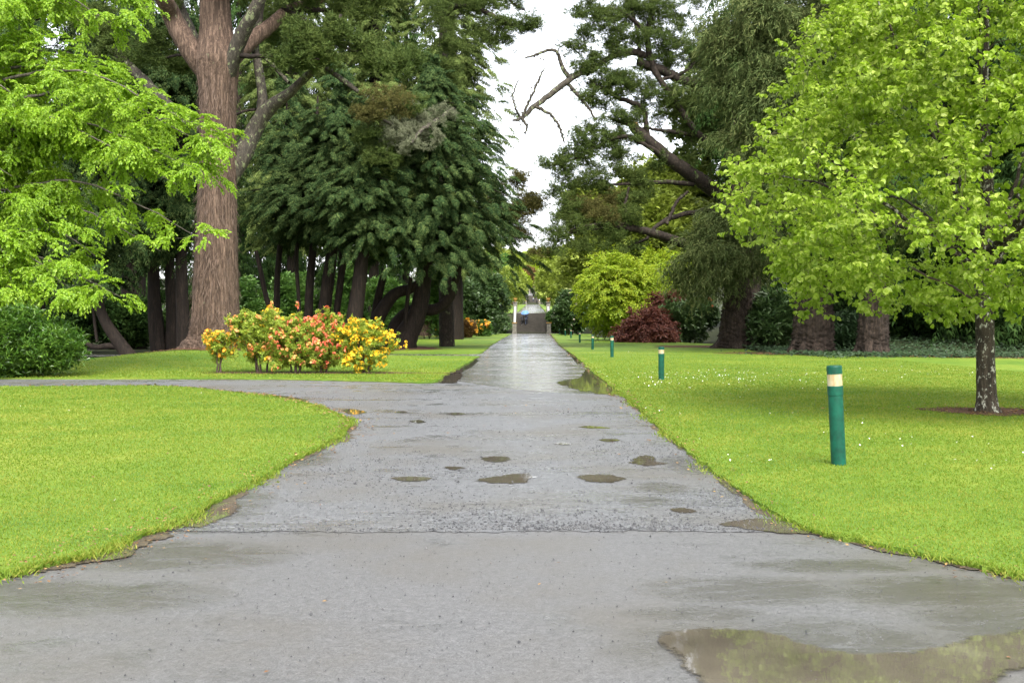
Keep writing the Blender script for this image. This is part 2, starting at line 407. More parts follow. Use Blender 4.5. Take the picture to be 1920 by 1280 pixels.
cy = scene.cycles
cy.max_bounces = 6; cy.diffuse_bounces = 3; cy.glossy_bounces = 3; cy.transmission_bounces = 3; cy.transparent_max_bounces = 6
cy.use_denoising = True; cy.caustics_reflective = False; cy.caustics_refractive = False; cy.sample_clamp_indirect = 6
try: cy.denoiser = 'OPENIMAGEDENOISE'
except Exception: pass

# ================================================================ GROUND, PATHS, LAWNS
def build_ground():
    xs = np.unique(np.concatenate([np.linspace(-700, -70, 30), np.linspace(-70, 80, 151), np.linspace(80, 700, 30)]))
    ys = np.unique(np.concatenate([np.linspace(-250, -5, 20), np.linspace(-5, 175, 151), np.linspace(175, 640, 140), np.linspace(640, 1600, 50)]))
    X, Y = np.meshgrid(xs, ys); Z = gh(X, Y) - .06
    V = np.stack([X, Y, Z], -1).reshape(-1, 3); nx = len(xs)
    i = np.arange(len(ys) - 1)[:, None] * nx + np.arange(nx - 1)[None]
    Q = np.stack([i, i + 1, i + nx + 1, i + nx], -1).reshape(-1, 4)
    tag(link('ground', make_mesh('ground', V, Q, None, [M_FLOOR], True)), kind='structure')
build_ground()
def resample(pts, near=.12, far=.6):
    out = []
    for a, b in zip(pts[:-1], pts[1:]):
        a = np.array(a, float); b = np.array(b, float); L = np.linalg.norm(b - a); st = near if min(a[1], b[1]) < 22 else far
        n = max(1, int(L / st)); out += [a + (b - a) * k / n for k in range(n)]
    out.append(np.array(pts[-1], float)); return np.array(out)
def smoothpath(pix, n=12):
    g = np.array([G(*p) for p in pix]); return catmull(np.column_stack([g, np.zeros(len(g))]), len(g) * n)[:, :2]
def poly_mesh(name, mat, outline, step, zoff, skirt=.1, jitter=0.0, seed=0, kind='structure', near=.12, far=.6):
    rng = np.random.default_rng(seed)
    p = resample(list(outline) + [outline[0]], near, far)[:-1]
    if jitter: p = p + rng.normal(size=p.shape) * jitter * np.clip(p[:, 1] / 12, .6, 2)[:, None]
    lo, hi = p.min(0), p.max(0)
    gx, gy = np.meshgrid(np.arange(lo[0], hi[0], step), np.arange(lo[1], hi[1], step))
    inner = np.column_stack([gx.ravel(), gy.ravel()]) + rng.uniform(-.2, .2, (gx.size, 2)) * step
    inner = inner[in_poly(inner, p)]
    allp = [Vector(q) for q in p] + [Vector(q) for q in inner]
    vs, es, fs, *_ = geo.delaunay_2d_cdt(allp, [], [list(range(len(p)))], 1, 1e-5)
    V = np.array([(v.x, v.y) for v in vs]); z = gh(V[:, 0], V[:, 1]) + zoff
    me = bpy.data.meshes.new(name); vv = [(a[0], a[1], b) for a, b in zip(V, z)]; ff = [tuple(f) for f in fs]
    if skirt:
        n0 = len(vv)
        vv += [(q[0], q[1], ghf(q[0], q[1]) + zoff) for q in p] + [(q[0], q[1], ghf(q[0], q[1]) + zoff - skirt) for q in p]
        m = len(p); ff += [(n0 + k, n0 + (k + 1) % m, n0 + m + (k + 1) % m, n0 + m + k) for k in range(m)]
    me.from_pydata(vv, [], ff); me.materials.append(mat); me.update()
    bm = bmesh.new(); bm.from_mesh(me)
    for f in bm.faces:
        if abs(f.normal.z) > .5 and f.normal.z < 0: f.normal_flip()
        f.smooth = abs(f.normal.z) > .5
    bm.to_mesh(me); bm.free()
    return tag(link(name, me), kind=kind), p
def in_poly(q, p):
    x, y = q[:, 0], q[:, 1]; inside = np.zeros(len(q), bool); j = len(p) - 1
    for i in range(len(p)):
        xi, yi, xj, yj = p[i][0], p[i][1], p[j][0], p[j][1]
        if yi != yj:
            c = ((yi > y) != (yj > y)) & (x < (xj - xi) * (y - yi) / (yj - yi) + xi); inside ^= c
        j = i
    return inside
def strip(name, mat, left, right, z=0.0, follow=False):
    L = np.array(left, float); Rr = np.array(right, float); n = len(L); k = 7
    u = np.linspace(0, 1, k)[None, :, None]
    V = (L[:, None] * (1 - u) + Rr[:, None] * u).reshape(-1, 2)
    zz = (gh(V[:, 0], V[:, 1]) if follow else 0) + z
    V = np.column_stack([V, np.broadcast_to(zz, len(V))])
    i = np.arange(n - 1)[:, None] * k + np.arange(k - 1)[None]
    Q = np.stack([i, i + 1, i + k + 1, i + k], -1).reshape(-1, 4)
    return tag(link(name, make_mesh(name, V, Q, None, [mat], True)), kind='structure')
# asphalt sheets (lawns lie on top of their edges)
strip('path', M_ASPH, [(-30, y) for y in np.linspace(-12, 7.9, 12)], [(30, y) for y in np.linspace(-12, 7.9, 12)])
_ra = np.random.default_rng(2); ra = [(x, 7.47 + .02 * math.sin(x * 2.1) + .015 * math.sin(x * 7.3) + _ra.normal() * .014) for x in np.linspace(-8, 8, 420)]
strip('road', M_ROAD, [(x, y - .03) for x, y in ra], [(x, 22.2 + .08 * math.sin(x * 1.7)) for x, y in ra], .004)
strip('side_road', M_ROAD, [(x, 22.0) for x in np.linspace(-60, 5, 40)], [(x, 29.6) for x in np.linspace(-60, 5, 40)], .001)
_ys = np.concatenate([np.linspace(22.2, 29, 24), np.linspace(29.5, 161.05, 60)])
strip('path', M_FARP, [(axis_x(y) - float(np.interp(y, [22.2, 24, 26, 28.4, 29.5], [-.9, .3, 1.2, 2.2, 3.6])) + .05 * math.sin(y * 9), y) for y in _ys], [(axis_x(y) + 3.6, y) for y in _ys], .003)
strip('cross_path', M_FARP, [(x, 46.6) for x in np.linspace(-40, 0, 30)], [(x, 50.6) for x in np.linspace(-40, 0, 30)], .006, True)
strip('path', M_FARP, [(axis_x(y) - 2.25, y) for y in np.linspace(168, 400, 80)], [(axis_x(y) + 2.25, y) for y in np.linspace(168, 400, 80)], .03, True)
strip('path', M_FARP, [(axis_x(y) - 2.25, y) for y in np.linspace(408, 600, 60)], [(axis_x(y) + 2.25, y) for y in np.linspace(408, 600, 60)], .03, True)
# lawns
E_NEAR = smoothpath([(60, 727), (300, 726), (430, 737), (520, 748), (600, 767), (642, 786), (655, 800), (640, 817), (600, 841), (540, 873), (480, 905), (420, 938), (360, 972), (300, 997), (240, 1020), (170, 1045), (90, 1066), (0, 1086), (-220, 1135)])
LAWN_NEAR = [(-40, 24.2), (-16, 24.3)] + [tuple(q) for q in E_NEAR] + [(-9, 4.6), (-40, 3)]
E_RIGHT = smoothpath([(1032, 626.2), (1040, 636), (1052, 650), (1078, 668), (1102, 690), (1128, 712), (1160, 737), (1192, 762), (1245, 812), (1310, 864), (1385, 922), (1450, 965), (1530, 1002), (1620, 1022), (1750, 1050), (1850, 1072), (1920, 1088), (2150, 1140)])
LAWN_RIGHT = [(45, 43.5), (33, 44.1), (30, 43.2), (27, 43.9), (25, 43.0), (23, 44.2), (21, 43.4), (19.5, 44.4), (18.4, 44.2), (17.6, 45.9), (16.3, 45.7), (15.0, 47.3), (13.4, 47.6), (12.4, 50), (12.6, 56), (13.5, 62), (15.5, 70), (13, 80), (12, 90), (9, 112), (11, 150.5)] + [tuple(q) for q in E_RIGHT] + [(12, 4.8), (60, 4)]
E_MID = smoothpath([(300, 711), (500, 712), (700, 716), (800, 719), (822, 714), (838, 701), (866, 688), (893, 672), (885, 668.5), (740, 668)])
LAWN_MID = [(-36, 27.9), (-16, 27.9)] + [tuple(q) for q in E_MID] + [(-9, 47), (-10.5, 47.5), (-15.5, 46), (-17.0, 42), (-15.2, 39.5), (-15.5, 36), (-17.5, 33), (-22, 31.5), (-36, 31)]
E_FAR = smoothpath([(735, 663.5), (880, 664), (905, 661), (918, 650), (940, 636), (957, 627), (958, 625.9)])
LAWN_FAR = [tuple(q) for q in E_FAR] + [(-7, 151), (-20, 140), (-24, 112), (-22, 90), (-15, 68), (-9.2, 56)]
lawn_o = []
for k, (outl, st) in enumerate(((LAWN_NEAR, .9), (LAWN_RIGHT, 1.6), (LAWN_MID, .9), (LAWN_FAR, 2.5))):
    lawn_o.append(poly_mesh('lawn', M_LAWN, outl, st, .035, .06, .018, k))
for sg in (-1, 1):
    ys = np.linspace(168.5, 398, 50); xin = [(float(axis_x(y)) + sg * 2.35, y) for y in ys]; xo = [(float(axis_x(y)) + sg * 22, y) for y in ys[::-1]]
    poly_mesh('lawn', M_LAWN, xin + xo, 4, .05, .06, 0, 9, near=3, far=3)
    ys = np.linspace(408, 598, 30); xin = [(float(axis_x(y)) + sg * 2.35, y) for y in ys]; xo = [(float(axis_x(y)) + sg * 22, y) for y in ys[::-1]]
    poly_mesh('lawn', M_LAWN, xin + xo, 6, .05, .06, 0, 9, near=4, far=4)
# soil verge along the lawn edges
def verge(edge, sign, wmin, wmax, seed, z=.009):
    rng = np.random.default_rng(seed); p = resample(list(edge), .08, .3); T = norm(np.gradient(p, axis=0)); N = np.column_stack([T[:, 1], -T[:, 0]]) * sign
    n = len(p); s = np.cumsum(np.linalg.norm(np.diff(p, axis=0, prepend=p[:1]), axis=1))
    wv = wmin + (wmax - wmin) * np.clip(.5 + .4 * np.sin(s * 1.1 + rng.uniform(0, 6)) + .35 * np.sin(s * 3.7) + .3 * np.convolve(rng.normal(size=n), np.ones(5) / 2.3, 'same'), 0, 1.3)
    A = p - N * .12; B = p + N * wv[:, None]
    V = np.vstack([np.column_stack([A, np.full(n, z)]), np.column_stack([B, np.full(n, z - .002)])])
    i = np.arange(n - 1); Q = np.stack([i, i + 1, i + n + 1, i + n], -1)
    tag(link('verge', make_mesh('verge', V, Q, None, [M_VERGE])), kind='structure')
    return p, N
ed_near = verge(E_NEAR, -1, .01, .17, 1); ed_right = verge(E_RIGHT, 1, .0, .08, 2); ed_mid = verge(E_MID, 1, .02, .09, 3)
# beds of mulch
def bed(cx, cy, rx, ry, seed, mat=None, z=.047, name='mulch_bed'):
    rng = np.random.default_rng(seed); a = np.linspace(0, 2 * PI, 60, endpoint=False)
    m = 1 + .12 * np.sin(3 * a + rng.uniform(0, 6)) + .08 * np.sin(7 * a + rng.uniform(0, 6)) + .05 * rng.normal(size=60)
    poly_mesh(name, mat or M_MULCH, list(zip(cx + rx * m * np.cos(a), cy + ry * m * np.sin(a))), max(rx, ry) / 4, z, 0, 0, seed)
bed(-11.8, 42, 2.6, 2.4, 1); bed(-5.6, 30.6, 3.4, .55, 2); bed(7.65, 17.25, .95, .8, 3)
bed(14.2, 66, 5.0, 4.2, 4); bed(14.4, 51, 4.0, 2.8, 5); bed(17.0, 49, 3.6, 2.4, 6); bed(-7.1, 62, 3.0, 5.0, 7); bed(-11.5, 112, 7, 3, 8)
# puddles: outlines traced on the ground
def puddle(pix, seed, z=.0085, amp=.02):
    rng = np.random.default_rng(seed); g = np.array([G(*p) for p in pix + [pix[0]]])
    c = catmull(np.column_stack([g, np.zeros(len(g))]), len(g) * 14)[:-1, :2]; n = len(c); m = c.mean(0)
    ext = np.linalg.norm(c - m, axis=1).mean()
    a = np.linspace(0, 2 * PI, n)
    f = 1 + sum(rng.normal() * amp * 2 / math.sqrt(k) * np.cos(k * a + rng.uniform(0, 6)) for k in range(3, 30, 2)) + rng.normal(size=n) * amp * .25
    c = m + (c - m) * f[:, None]
    st = max(.03, min(.12, ext / 9)); lo, hi = c.min(0), c.max(0); gx, gy = np.meshgrid(np.arange(lo[0], hi[0], st), np.arange(lo[1], hi[1], st * 1.5)); inn = np.column_stack([gx.ravel(), gy.ravel()]) + .001 * rng.normal(size=(gx.size, 2)); inn = inn[in_poly(inn, c)]
    vs, es, fs, *_ = geo.delaunay_2d_cdt([Vector(v) for v in c] + [Vector(v) for v in inn], [], [list(range(n))], 1, 1e-6)
    W = np.array([(v.x, v.y) for v in vs]); dist = np.min(np.linalg.norm(W[:, None] - c[None], axis=2), axis=1)
    me = bpy.data.meshes.new('puddle'); me.from_pydata([(v.x, v.y, z) for v in vs], [], [tuple(f_) for f_ in fs])
    bm = bmesh.new(); bm.from_mesh(me)
    for f_ in bm.faces:
        if f_.normal.z < 0: f_.normal_flip()
    bm.to_mesh(me); bm.free(); me.materials.append(M_WATER)
    at = me.attributes.new('depth', 'FLOAT', 'POINT'); at.data.foreach_set('value', np.clip(dist / min(.16, ext * .30), 0, 1).astype(np.float32))
    tag(link('puddle', me), kind='structure')
PUD = [
 [(1238, 1190), (1290, 1178), (1380, 1180), (1470, 1190), (1530, 1212), (1600, 1225), (1700, 1222), (1780, 1206), (1850, 1190), (1990, 1180), (2080, 1230), (1900, 1265), (1800, 1330), (1500, 1340), (1340, 1300), (1275, 1250)],
 [(1040, 716), (1085, 708), (1098, 692), (1110, 694), (1135, 712), (1163, 738), (1120, 738), (1075, 730)],
 [(810, 718), (838, 700), (866, 700), (862, 712), (850, 719)],
 [(836, 698), (862, 686), (884, 673), (898, 674), (884, 688), (862, 699)],
 [(885, 902), (930, 893), (990, 888), (992, 905), (930, 907)],
 [(1075, 895), (1110, 890), (1165, 894), (1168, 902), (1120, 906)],
 [(732, 896), (770, 894), (810, 897), (795, 902), (750, 903)],
 [(898, 860), (925, 856), (955, 858), (950, 866), (920, 867)],
 [(828, 877), (848, 875), (872, 878), (850, 882)],
 [(1178, 868), (1200, 855), (1225, 856), (1232, 866), (1250, 870), (1210, 875)],
 [(765, 790), (785, 787), (798, 792), (780, 794)], [(834, 776), (855, 774), (874, 776), (855, 779)],
 [(738, 773), (755, 771), (765, 773), (752, 775)], [(1035, 832), (1055, 830), (1072, 833), (1052, 835)],
 [(1118, 825), (1140, 823), (1165, 826), (1140, 829)], [(1080, 801), (1110, 799), (1145, 803), (1110, 804)],
 [(330, 988), (372, 958), (408, 942), (452, 948), (430, 970), (372, 990)], [(165, 1050), (200, 1034), (250, 1030), (250, 1042), (205, 1052)],
 [(636, 770), (660, 767), (688, 773), (660, 778)], [(490, 741), (530, 742), (580, 751), (560, 753), (520, 748)],
 [(1335, 984), (1400, 975), (1460, 974), (1520, 1000), (1450, 1000), (1380, 990)], [(1250, 955), (1280, 953), (1310, 960), (1275, 963)],
 [(1182, 757), (1196, 762), (1218, 783), (1206, 780)], [(1340, 900), (1362, 905), (1392, 930), (1372, 926)],
 [(1255, 822), (1268, 828), (1285, 844), (1270, 842)], [(1060, 656), (1074, 661), (1092, 680), (1078, 678)],
 [(1120, 1200 - 290), (1150, 908), (1170, 914), (1140, 918)]]
for k, q in enumerate(PUD[:-1]): puddle(q, 100 + k, amp=.008 if k == 0 else .04)

# ================================================================ GRASS, DAISIES, LITTER, GRIT (uncountable)
def scatter_in(poly, n, rng, dens=None):
    lo, hi = poly.min(0), poly.max(0); q = rng.uniform(lo, hi, (n, 2)); q = q[in_poly(q, poly)]
    if dens is not None: q = q[rng.random(len(q)) < dens(q)]
    return q
def visible(q, mx=60): return (np.abs(q[:, 0]) < .5 * q[:, 1] + .6) & (q[:, 1] > 4.5)
BEDS = [(-11.8, 42, 2.3, 2.1), (-5.6, 30.6, 3.1, .4), (7.65, 17.25, .75, .62)]
def in_bed(q): return np.any([((q[:, 0] - a) / c) ** 2 + ((q[:, 1] - b) / d) ** 2 < 1 for a, b, c, d in BEDS], axis=0)
def grass(poly, seed, n_per, ymax, base_h):
    rng = np.random.default_rng(seed); lo, hi = poly.min(0).copy(), poly.max(0).copy()
    lo = np.maximum(lo, [-15, 4.8]); hi = np.minimum(hi, [15, ymax]); n = int(np.prod(hi - lo) * n_per)
    q = rng.uniform(lo, hi, (n, 2)); q = q[visible(q)]; q = q[rng.random(len(q)) < np.clip((7.5 / q[:, 1]) ** 1.7, 0, 1) * np.clip((ymax - q[:, 1]) / (ymax * .45), 0, 1)]; q = q[~in_bed(q)]; q = q[in_poly(q, poly)]
    n = len(q); k = np.clip(q[:, 1] / 7.5, 1, 3.2)
    h = base_h * rng.uniform(.55, 1.25, n) * (.75 + .25 * k); wd = .0036 * k * rng.uniform(.8, 1.3, n)
    a = rng.uniform(0, 2 * PI, n); ln = rng.uniform(.1, .75, n)
    z0 = gh(q[:, 0], q[:, 1]) + .03; b = np.column_stack([q, z0])
    sd = np.column_stack([np.cos(a), np.sin(a), np.zeros(n)]); fw = np.column_stack([-np.sin(a), np.cos(a), np.zeros(n)]); up = np.array([0, 0, 1.0])
    mid = b + up * (h * .55)[:, None] + fw * (h * ln * .25)[:, None]; tip = b + up * (h * (1 - ln * .3))[:, None] + fw * (h * ln)[:, None]
    V = np.stack([b - sd * wd[:, None] * .5, mid + sd * wd[:, None], tip, mid - sd * wd[:, None]], 1).reshape(-1, 3)
    tag(link('grass', make_mesh('grass', V, np.arange(4 * n).reshape(-1, 4), None, [M_BLADE])), kind='stuff')
def edge_grass(ed, seed, n):
    rng = np.random.default_rng(seed); p, N = ed; i = rng.integers(0, len(p), n); q = p[i] + N[i] * (np.abs(rng.normal(size=n)) * .05 * (1 + .8 * np.sin(i * .21)) - .03)[:, None]
    q = q[(q[:, 1] < 30) & (q[:, 1] > 4.6)]; n = len(q); b = np.column_stack([q, np.full(n, .012)]); a = rng.uniform(0, 6.28, n)
    v, f = kites(b, np.column_stack([np.cos(a) * .7, np.sin(a) * .7, rng.uniform(.35, 1.2, n)]), rng.normal(size=(n, 3)), rng.uniform(.025, .07, n), .0042 * np.clip(q[:, 1] / 8, 1, 2.2))
    tag(link('grass', make_mesh('grass', v, f, None, [M_BLADE])), kind='stuff')
edge_grass(ed_near, 31, 9000); edge_grass(ed_right, 32, 9000)
grass(lawn_o[0][1], 11, 3200, 40, .021)
grass(lawn_o[1][1], 12, 3200, 58, .021)
grass(lawn_o[2][1], 13, 2600, 50, .026)
M_DAISY = plain('daisy_petal', (.8, .8, .76), .6, .05)
def daisies(seed):
    rng = np.random.default_rng(seed); acc = Acc()
    cl = np.array([G(*p) for p in ((1300, 712), (1340, 706), (1400, 700), (1420, 716), (1215, 708), (1180, 706), (1230, 724), (1500, 708), (1690, 700), (1520, 780), (1650, 830), (1780, 840), (1240, 776), (1340, 870), (1800, 870))])
    q = np.vstack([c + rng.normal(size=(42 if c[1] > 24 else 14, 2)) * [1.1 if c[1] > 24 else .5, 1.6 if c[1] > 24 else .6] for c in cl] + [scatter_in(lawn_o[1][1], 9000, rng, lambda q: .07 * (np.abs(q[:, 0]) < 14) * (q[:, 1] < 60)), scatter_in(lawn_o[0][1], 700, rng, lambda q: .22 + 0 * q[:, 0])])
    q = q[in_poly(q, lawn_o[1][1]) | in_poly(q, lawn_o[0][1])]; n = len(q)
    r = rng.uniform(.006, .011, n) * np.clip(q[:, 1] / 14, 1, 1.35); a = np.arange(4) / 4 * 2 * PI; tl = rng.normal(size=(n, 2)) * .45
    ring = np.stack([np.cos(a), np.sin(a)], -1); V = np.zeros((n, 4, 3)); V[:, :, :2] = q[:, None] + r[:, None, None] * ring[None]
    V[:, :, 2] = (gh(q[:, 0], q[:, 1]) + .075)[:, None] + r[:, None] * (tl @ ring.T)
    tag(link('daisies', make_mesh('daisies', V.reshape(-1, 3), np.arange(4 * n).reshape(-1, 4), None, [M_DAISY])), kind='stuff')
daisies(5)
M_LITTER = leaf_mat('fallen_leaf', (.07, .035, .016), (.17, .085, .035), (.30, .20, .07), .1, .6, 2)
def litter(seed):
    rng = np.random.default_rng(seed); q = []
    for (p, N), n, wd in ((ed_near, 1500, .16), (ed_right, 1300, .12)):
        i = rng.integers(0, len(p), n); q.append(p[i] + N[i] * (rng.normal(size=n) * wd + .03)[:, None])
    for c, s, n in (((-11.8, 41), 2.0, 300), ((7.65, 17.2), .8, 260), ((14.2, 64), 4, 500), ((14.4, 50), 3, 500), ((17, 48), 3, 500)):
        q.append(np.array(c) + rng.normal(size=(n, 2)) * s * .6)
    xl = rng.uniform(11, 32, 2600); q.append(np.column_stack([xl, np.interp(xl, [11, 12.4, 15, 17.6, 19.5, 27, 33], [53, 50, 47.5, 46, 44.5, 43.8, 43.8]) + rng.normal(size=2600) * .7 - .3]))
    q.append(np.column_stack([rng.uniform(-4, 4, 90), rng.uniform(4.2, 20, 90)]))
    q.append(np.column_stack([rng.uniform(2.0, 9, 120), rng.uniform(6, 22, 120)]))
    q = np.vstack(q); q = q[q[:, 1] > 3]; n = len(q); L = rng.uniform(.012, .04, n) * np.clip(q[:, 1] / 10, .8, 2.5)
    acc = Acc(); a = rng.uniform(0, 2 * PI, n); lawn = np.any([in_poly(q, lo_[1]) for lo_ in lawn_o], axis=0)
    z = gh(q[:, 0], q[:, 1]) + np.where(lawn, .062, .013)
    B = np.column_stack([q, z]); v, f = kites(B, np.column_stack([np.cos(a), np.sin(a), rng.uniform(0, .35, n)]), np.tile([0, 0, 1.0], (n, 1)) + rng.normal(size=(n, 3)) * .25, L, L * .28)
    tag(link('leaf_litter', make_mesh('leaf_litter', v, f, None, [M_LITTER])), kind='stuff')
litter(6)
M_GRIT = leaf_mat('grit_stone', (.014, .014, .015), (.04, .04, .043), (.12, .118, .115), 0.0, .45, 3)
def grit(seed):
    rng = np.random.default_rng(seed); n = 36000
    y = 7.5 + 15 * rng.random(n) ** 1.6; x = rng.uniform(-.45, .4, n) * y * .8; keep = rng.random(n) < np.clip(.25 + .9 * np.sin(x * 1.3 + 1.1 * np.sin(y * .9)) * np.sin(y * 1.1 + x * .6) + .35 * rng.random(n), .12, 1); x, y = x[keep], y[keep]
    n2 = 1500; y2 = rng.uniform(3.9, 7.45, n2); xs = rng.uniform(-4, 4, 700); q = np.vstack([np.column_stack([x, y]), np.column_stack([rng.uniform(-2.6, 2.6, n2), y2]), np.column_stack([xs, 7.47 + rng.normal(size=700) * .07])])
    q = q[~in_poly(q, lawn_o[0][1]) & ~in_poly(q, lawn_o[1][1])]; n = len(q); s = rng.uniform(.003, .0098, n) * np.where(rng.random(n) < .03, 1.8, 1) * np.where(q[:, 1] < 7.4, .62, 1)
    oc = np.array([[1, 0, 0], [0, 1, 0], [-1, 0, 0], [0, -1, 0], [0, 0, 1.0]]); V = oc[None] * s[:, None, None] * rng.uniform(.6, 1.3, (n, 5, 3)) + np.column_stack([q, np.full(n, .005)])[:, None]
    b = np.arange(n)[:, None] * 5
    Fq = np.concatenate([np.stack([b[:, 0] + i, b[:, 0] + (i + 1) % 4, b[:, 0] + 4], -1) for i in range(4)])
    tag(link('gravel', make_mesh('gravel', V.reshape(-1, 3), Fq, None, [M_GRIT])), kind='stuff')
grit(8)

# ================================================================ STAIRS
def staircase(Z0, z0, rise, run, width, n, label, pier_h, urns):
    cx = float(axis_x(Z0)); rot = -math.atan(.0203)
    t = thing('garden_staircase', label, 'staircase', (cx, Z0, z0)); t.rotation_euler.z = rot; hw = width / 2
    acc = Acc()
    for i in range(n): box(acc, -hw, hw, i * run / n, run, i * rise / n - (.3 if i == 0 else 0), (i + 1) * rise / n - .035)
    for i in range(n): box(acc, -hw, hw, i * run / n - .03, (i + 1) * run / n + .02, (i + 1) * rise / n - .035, (i + 1) * rise / n)
    acc.build('steps', [M_STEP], t)
    for sg in (-1, 1):
        x0, x1 = sorted((sg * (hw + .02), sg * (hw + .42))); a = Acc(); c = Acc(); xm = (x0 + x1) / 2
        hb = pier_h * .62
        v = [[x, y, z] for x in (x0, x1) for y, z in ((.25, -.3), (run, -.3), (run, rise + hb), (.25, hb))]
        a.add(v, [[0, 1, 2, 3], [7, 6, 5, 4], [3, 2, 6, 7], [0, 3, 7, 4], [1, 5, 6, 2], [0, 4, 5, 1]])
        o = a.build('side_wall', [M_STONE], t)
        v = [[x, y, z] for x in (xm - .15, xm + .15) for y, z in ((.26, hb + .005), (run - .01, rise + hb + .005), (run - .01, rise + hb + .16), (.26, hb + .16))]
        c.add(v, [[0, 1, 2, 3], [7, 6, 5, 4], [3, 2, 6, 7], [0, 3, 7, 4], [1, 5, 6, 2], [0, 4, 5, 1]]); c.build('coping', [M_COPE], o)
        for y, zb, hp in ((0, 0, pier_h), (run + .25, rise, pier_h * 1.1)):
            b = Acc(); box(b, xm - .3, xm + .3, y - .3, y + .24, zb - .3, zb + hp); box(b, xm - .35, xm + .35, y - .35, y + .245, zb - .3, zb + .25)
            p = b.build('pier', [M_STONE], t); b = Acc(); box(b, xm - .4, xm + .4, y - .4, y + .3, zb + hp + .002, zb + hp + .12); b.build('pier_cap', [M_URN if y == 0 else M_STONE], p)
            if urns and y > 0:
                u = Acc(); lathe(u, [(.0, 0), (.16, 0), (.16, .05), (.07, .1), (.08, .16), (.27, .3), (.31, .45), (.24, .52), (.36, .58), (.36, .62), (.0, .63)], (xm, y - .05, zb + hp + .122), 16); u.build('urn', [M_URN], p, smooth_shade=True)
    return t
staircase(161.1, 0, 3.1, 6.9, 4.75, 18, 'lower stone staircase with urn topped piers at the end of the wet path', 1.55, True)
staircase(400.2, 8.67, 3.55, 7.8, 4.5, 20, 'middle flight of distant stone steps between two pale copings', 1.3, False)
staircase(600.2, 18.95, 2.4, 6, 3.6, 14, 'smallest and farthest flight of stone steps below the wooded hill', 1.4, False)

# ================================================================ BOLLARDS
M_GREEN = plain('green_paint', (.001, .058, .034), .5, .4, 9, spec=.3)
def lens_mat():
    t = NT('bollard_lens'); v = t.coords((1, 1, 1)); n1 = t.noise(t.coords((7, 7, 2)), 2.5, 3)
    c = t.ramp(n1, [(.35, (.30, .20, .09)), (.55, (.40, .33, .20)), (.72, (.46, .42, .31))])
    return t.out(t.bsdf(c, .18, None, .6).outputs[0])
M_LENS = lens_mat()
BOL = [(1572.5, 877, 187, -2.6, 'large tilted green bollard lamp nearest the camera on the right lawn'), (1240, 715, 63, 0, 'second green bollard lamp, upright among the daisies beside the path'),
 (1147.5, 671, 40, 0, 'third green bollard lamp, in front of the yellow green maple'), (1111, 656, 27, 1, 'dark green bollard lamp at the left foot of the yellow green maple'),
 (1087, 643, 20, 0, 'small green bollard lamp beside the bend of puddled lawn edge, fifth along the path'), (1070.6, 634.3, 16.5, 0, 'tiny green bollard lamp before the flowering rhododendron, sixth along the path'),
 (1059.8, 630, 13.6, 0, 'tiny green bollard lamp before the flowering rhododendron, seventh along the path'), (1049, 627, 12, 0, 'farthest and smallest bollard lamp, next to the lower staircase')]
def bollard_parts(h, root):
    r = .073; s = h
    a = Acc(); lathe(a, [(r * 1.0, -.1), (r * 1.0, s * .74), (r, s * .742)], sides=28); b = a.build('post', [M_GREEN], root, smooth_shade=True)
    a = Acc(); lathe(a, [(r * 1.0, s * .70), (r * 1.06, s * .703), (r * 1.07, s * .79), (r * 1.04, s * .795), (0, s * .795)], sides=28); a.build('collar', [M_GREEN], root, smooth_shade=False)
    a = Acc(); lathe(a, [(r * 1.02, s * .7952), (r * 1.02, s * .912)], sides=28); le = a.build('lens', [M_LENS], root, smooth_shade=True)
    a = Acc(); u_ = np.linspace(-.34, .34, 7) - PI / 2
    for z_, r2 in ((.16, 1.004), (.16, 1.035), (.36, 1.035), (.36, 1.004)): pass
    hv = np.array([[r * 1.03 * math.cos(q), r * 1.03 * math.sin(q), z_] for z_ in (s * .17, s * .36) for q in u_]); a.add(hv, [[k, k + 1, k + 8, k + 7] for k in range(6)])
    for q in (u_[0], u_[-1]):
        e = [[r * f_ * math.cos(q), r * f_ * math.sin(q), z_] for z_ in (s * .17, s * .36) for f_ in (.99, 1.03)]; a.add(e, [[0, 1, 3, 2]])
    a.build('hatch', [M_GREEN], root)
    a = Acc(); lathe(a, [(0, s * .9122), (r * 1.03, s * .9122), (r * 1.03, s * .985), (r * .97, s * .997), (r * .55, s), (0, s)], sides=28); a.build('cap', [M_GREEN], root, smooth_shade=False)
for k, (px, py, hp, tl, lab) in enumerate(BOL):
    x, y = G(px, py); zz = ghf(x, y) + .03
    t = thing('bollard_lamp', lab, 'bollard', (x, y, zz), 'green bollard lamps along the path')
    t.rotation_euler = (0, R(tl), 0); bollard_parts(hp / F * y, t)
# ================================================================ VEGETATION MATERIALS
L_LIND = leaf_mat('linden_leaf', (.17, .26, .016), (.25, .35, .03), (.40, .47, .09), .48, .45, .7, (.30, .50, .02))
L_HANG = leaf_mat('hanging_leaf', (.13, .25, .010), (.21, .36, .016), (.32, .45, .04), .45, .45, .5, (.34, .52, .02))
L_CYP = leaf_mat('cypress_frond', (.011, .031, .010), (.030, .060, .017), (.110, .148, .044), .2, .8, .5, spec=.12)
L_CYP2 = leaf_mat('pale_cypress_frond', (.055, .085, .020), (.095, .135, .033), (.16, .19, .055), .25, .75, .4, spec=.12)
L_DARK = leaf_mat('dark_evergreen_leaf', (.012, .032, .007), (.025, .056, .011), (.05, .09, .018), .15, .75, .4, spec=.12)
L_PINE = leaf_mat('pine_needle', (.032, .058, .012), (.062, .094, .020), (.11, .14, .032), .25, .7, .4, spec=.15)
L_PINEB = leaf_mat('brownish_pine_needle', (.05, .052, .014), (.085, .085, .022), (.125, .10, .03), .25, .7, .4, spec=.15)
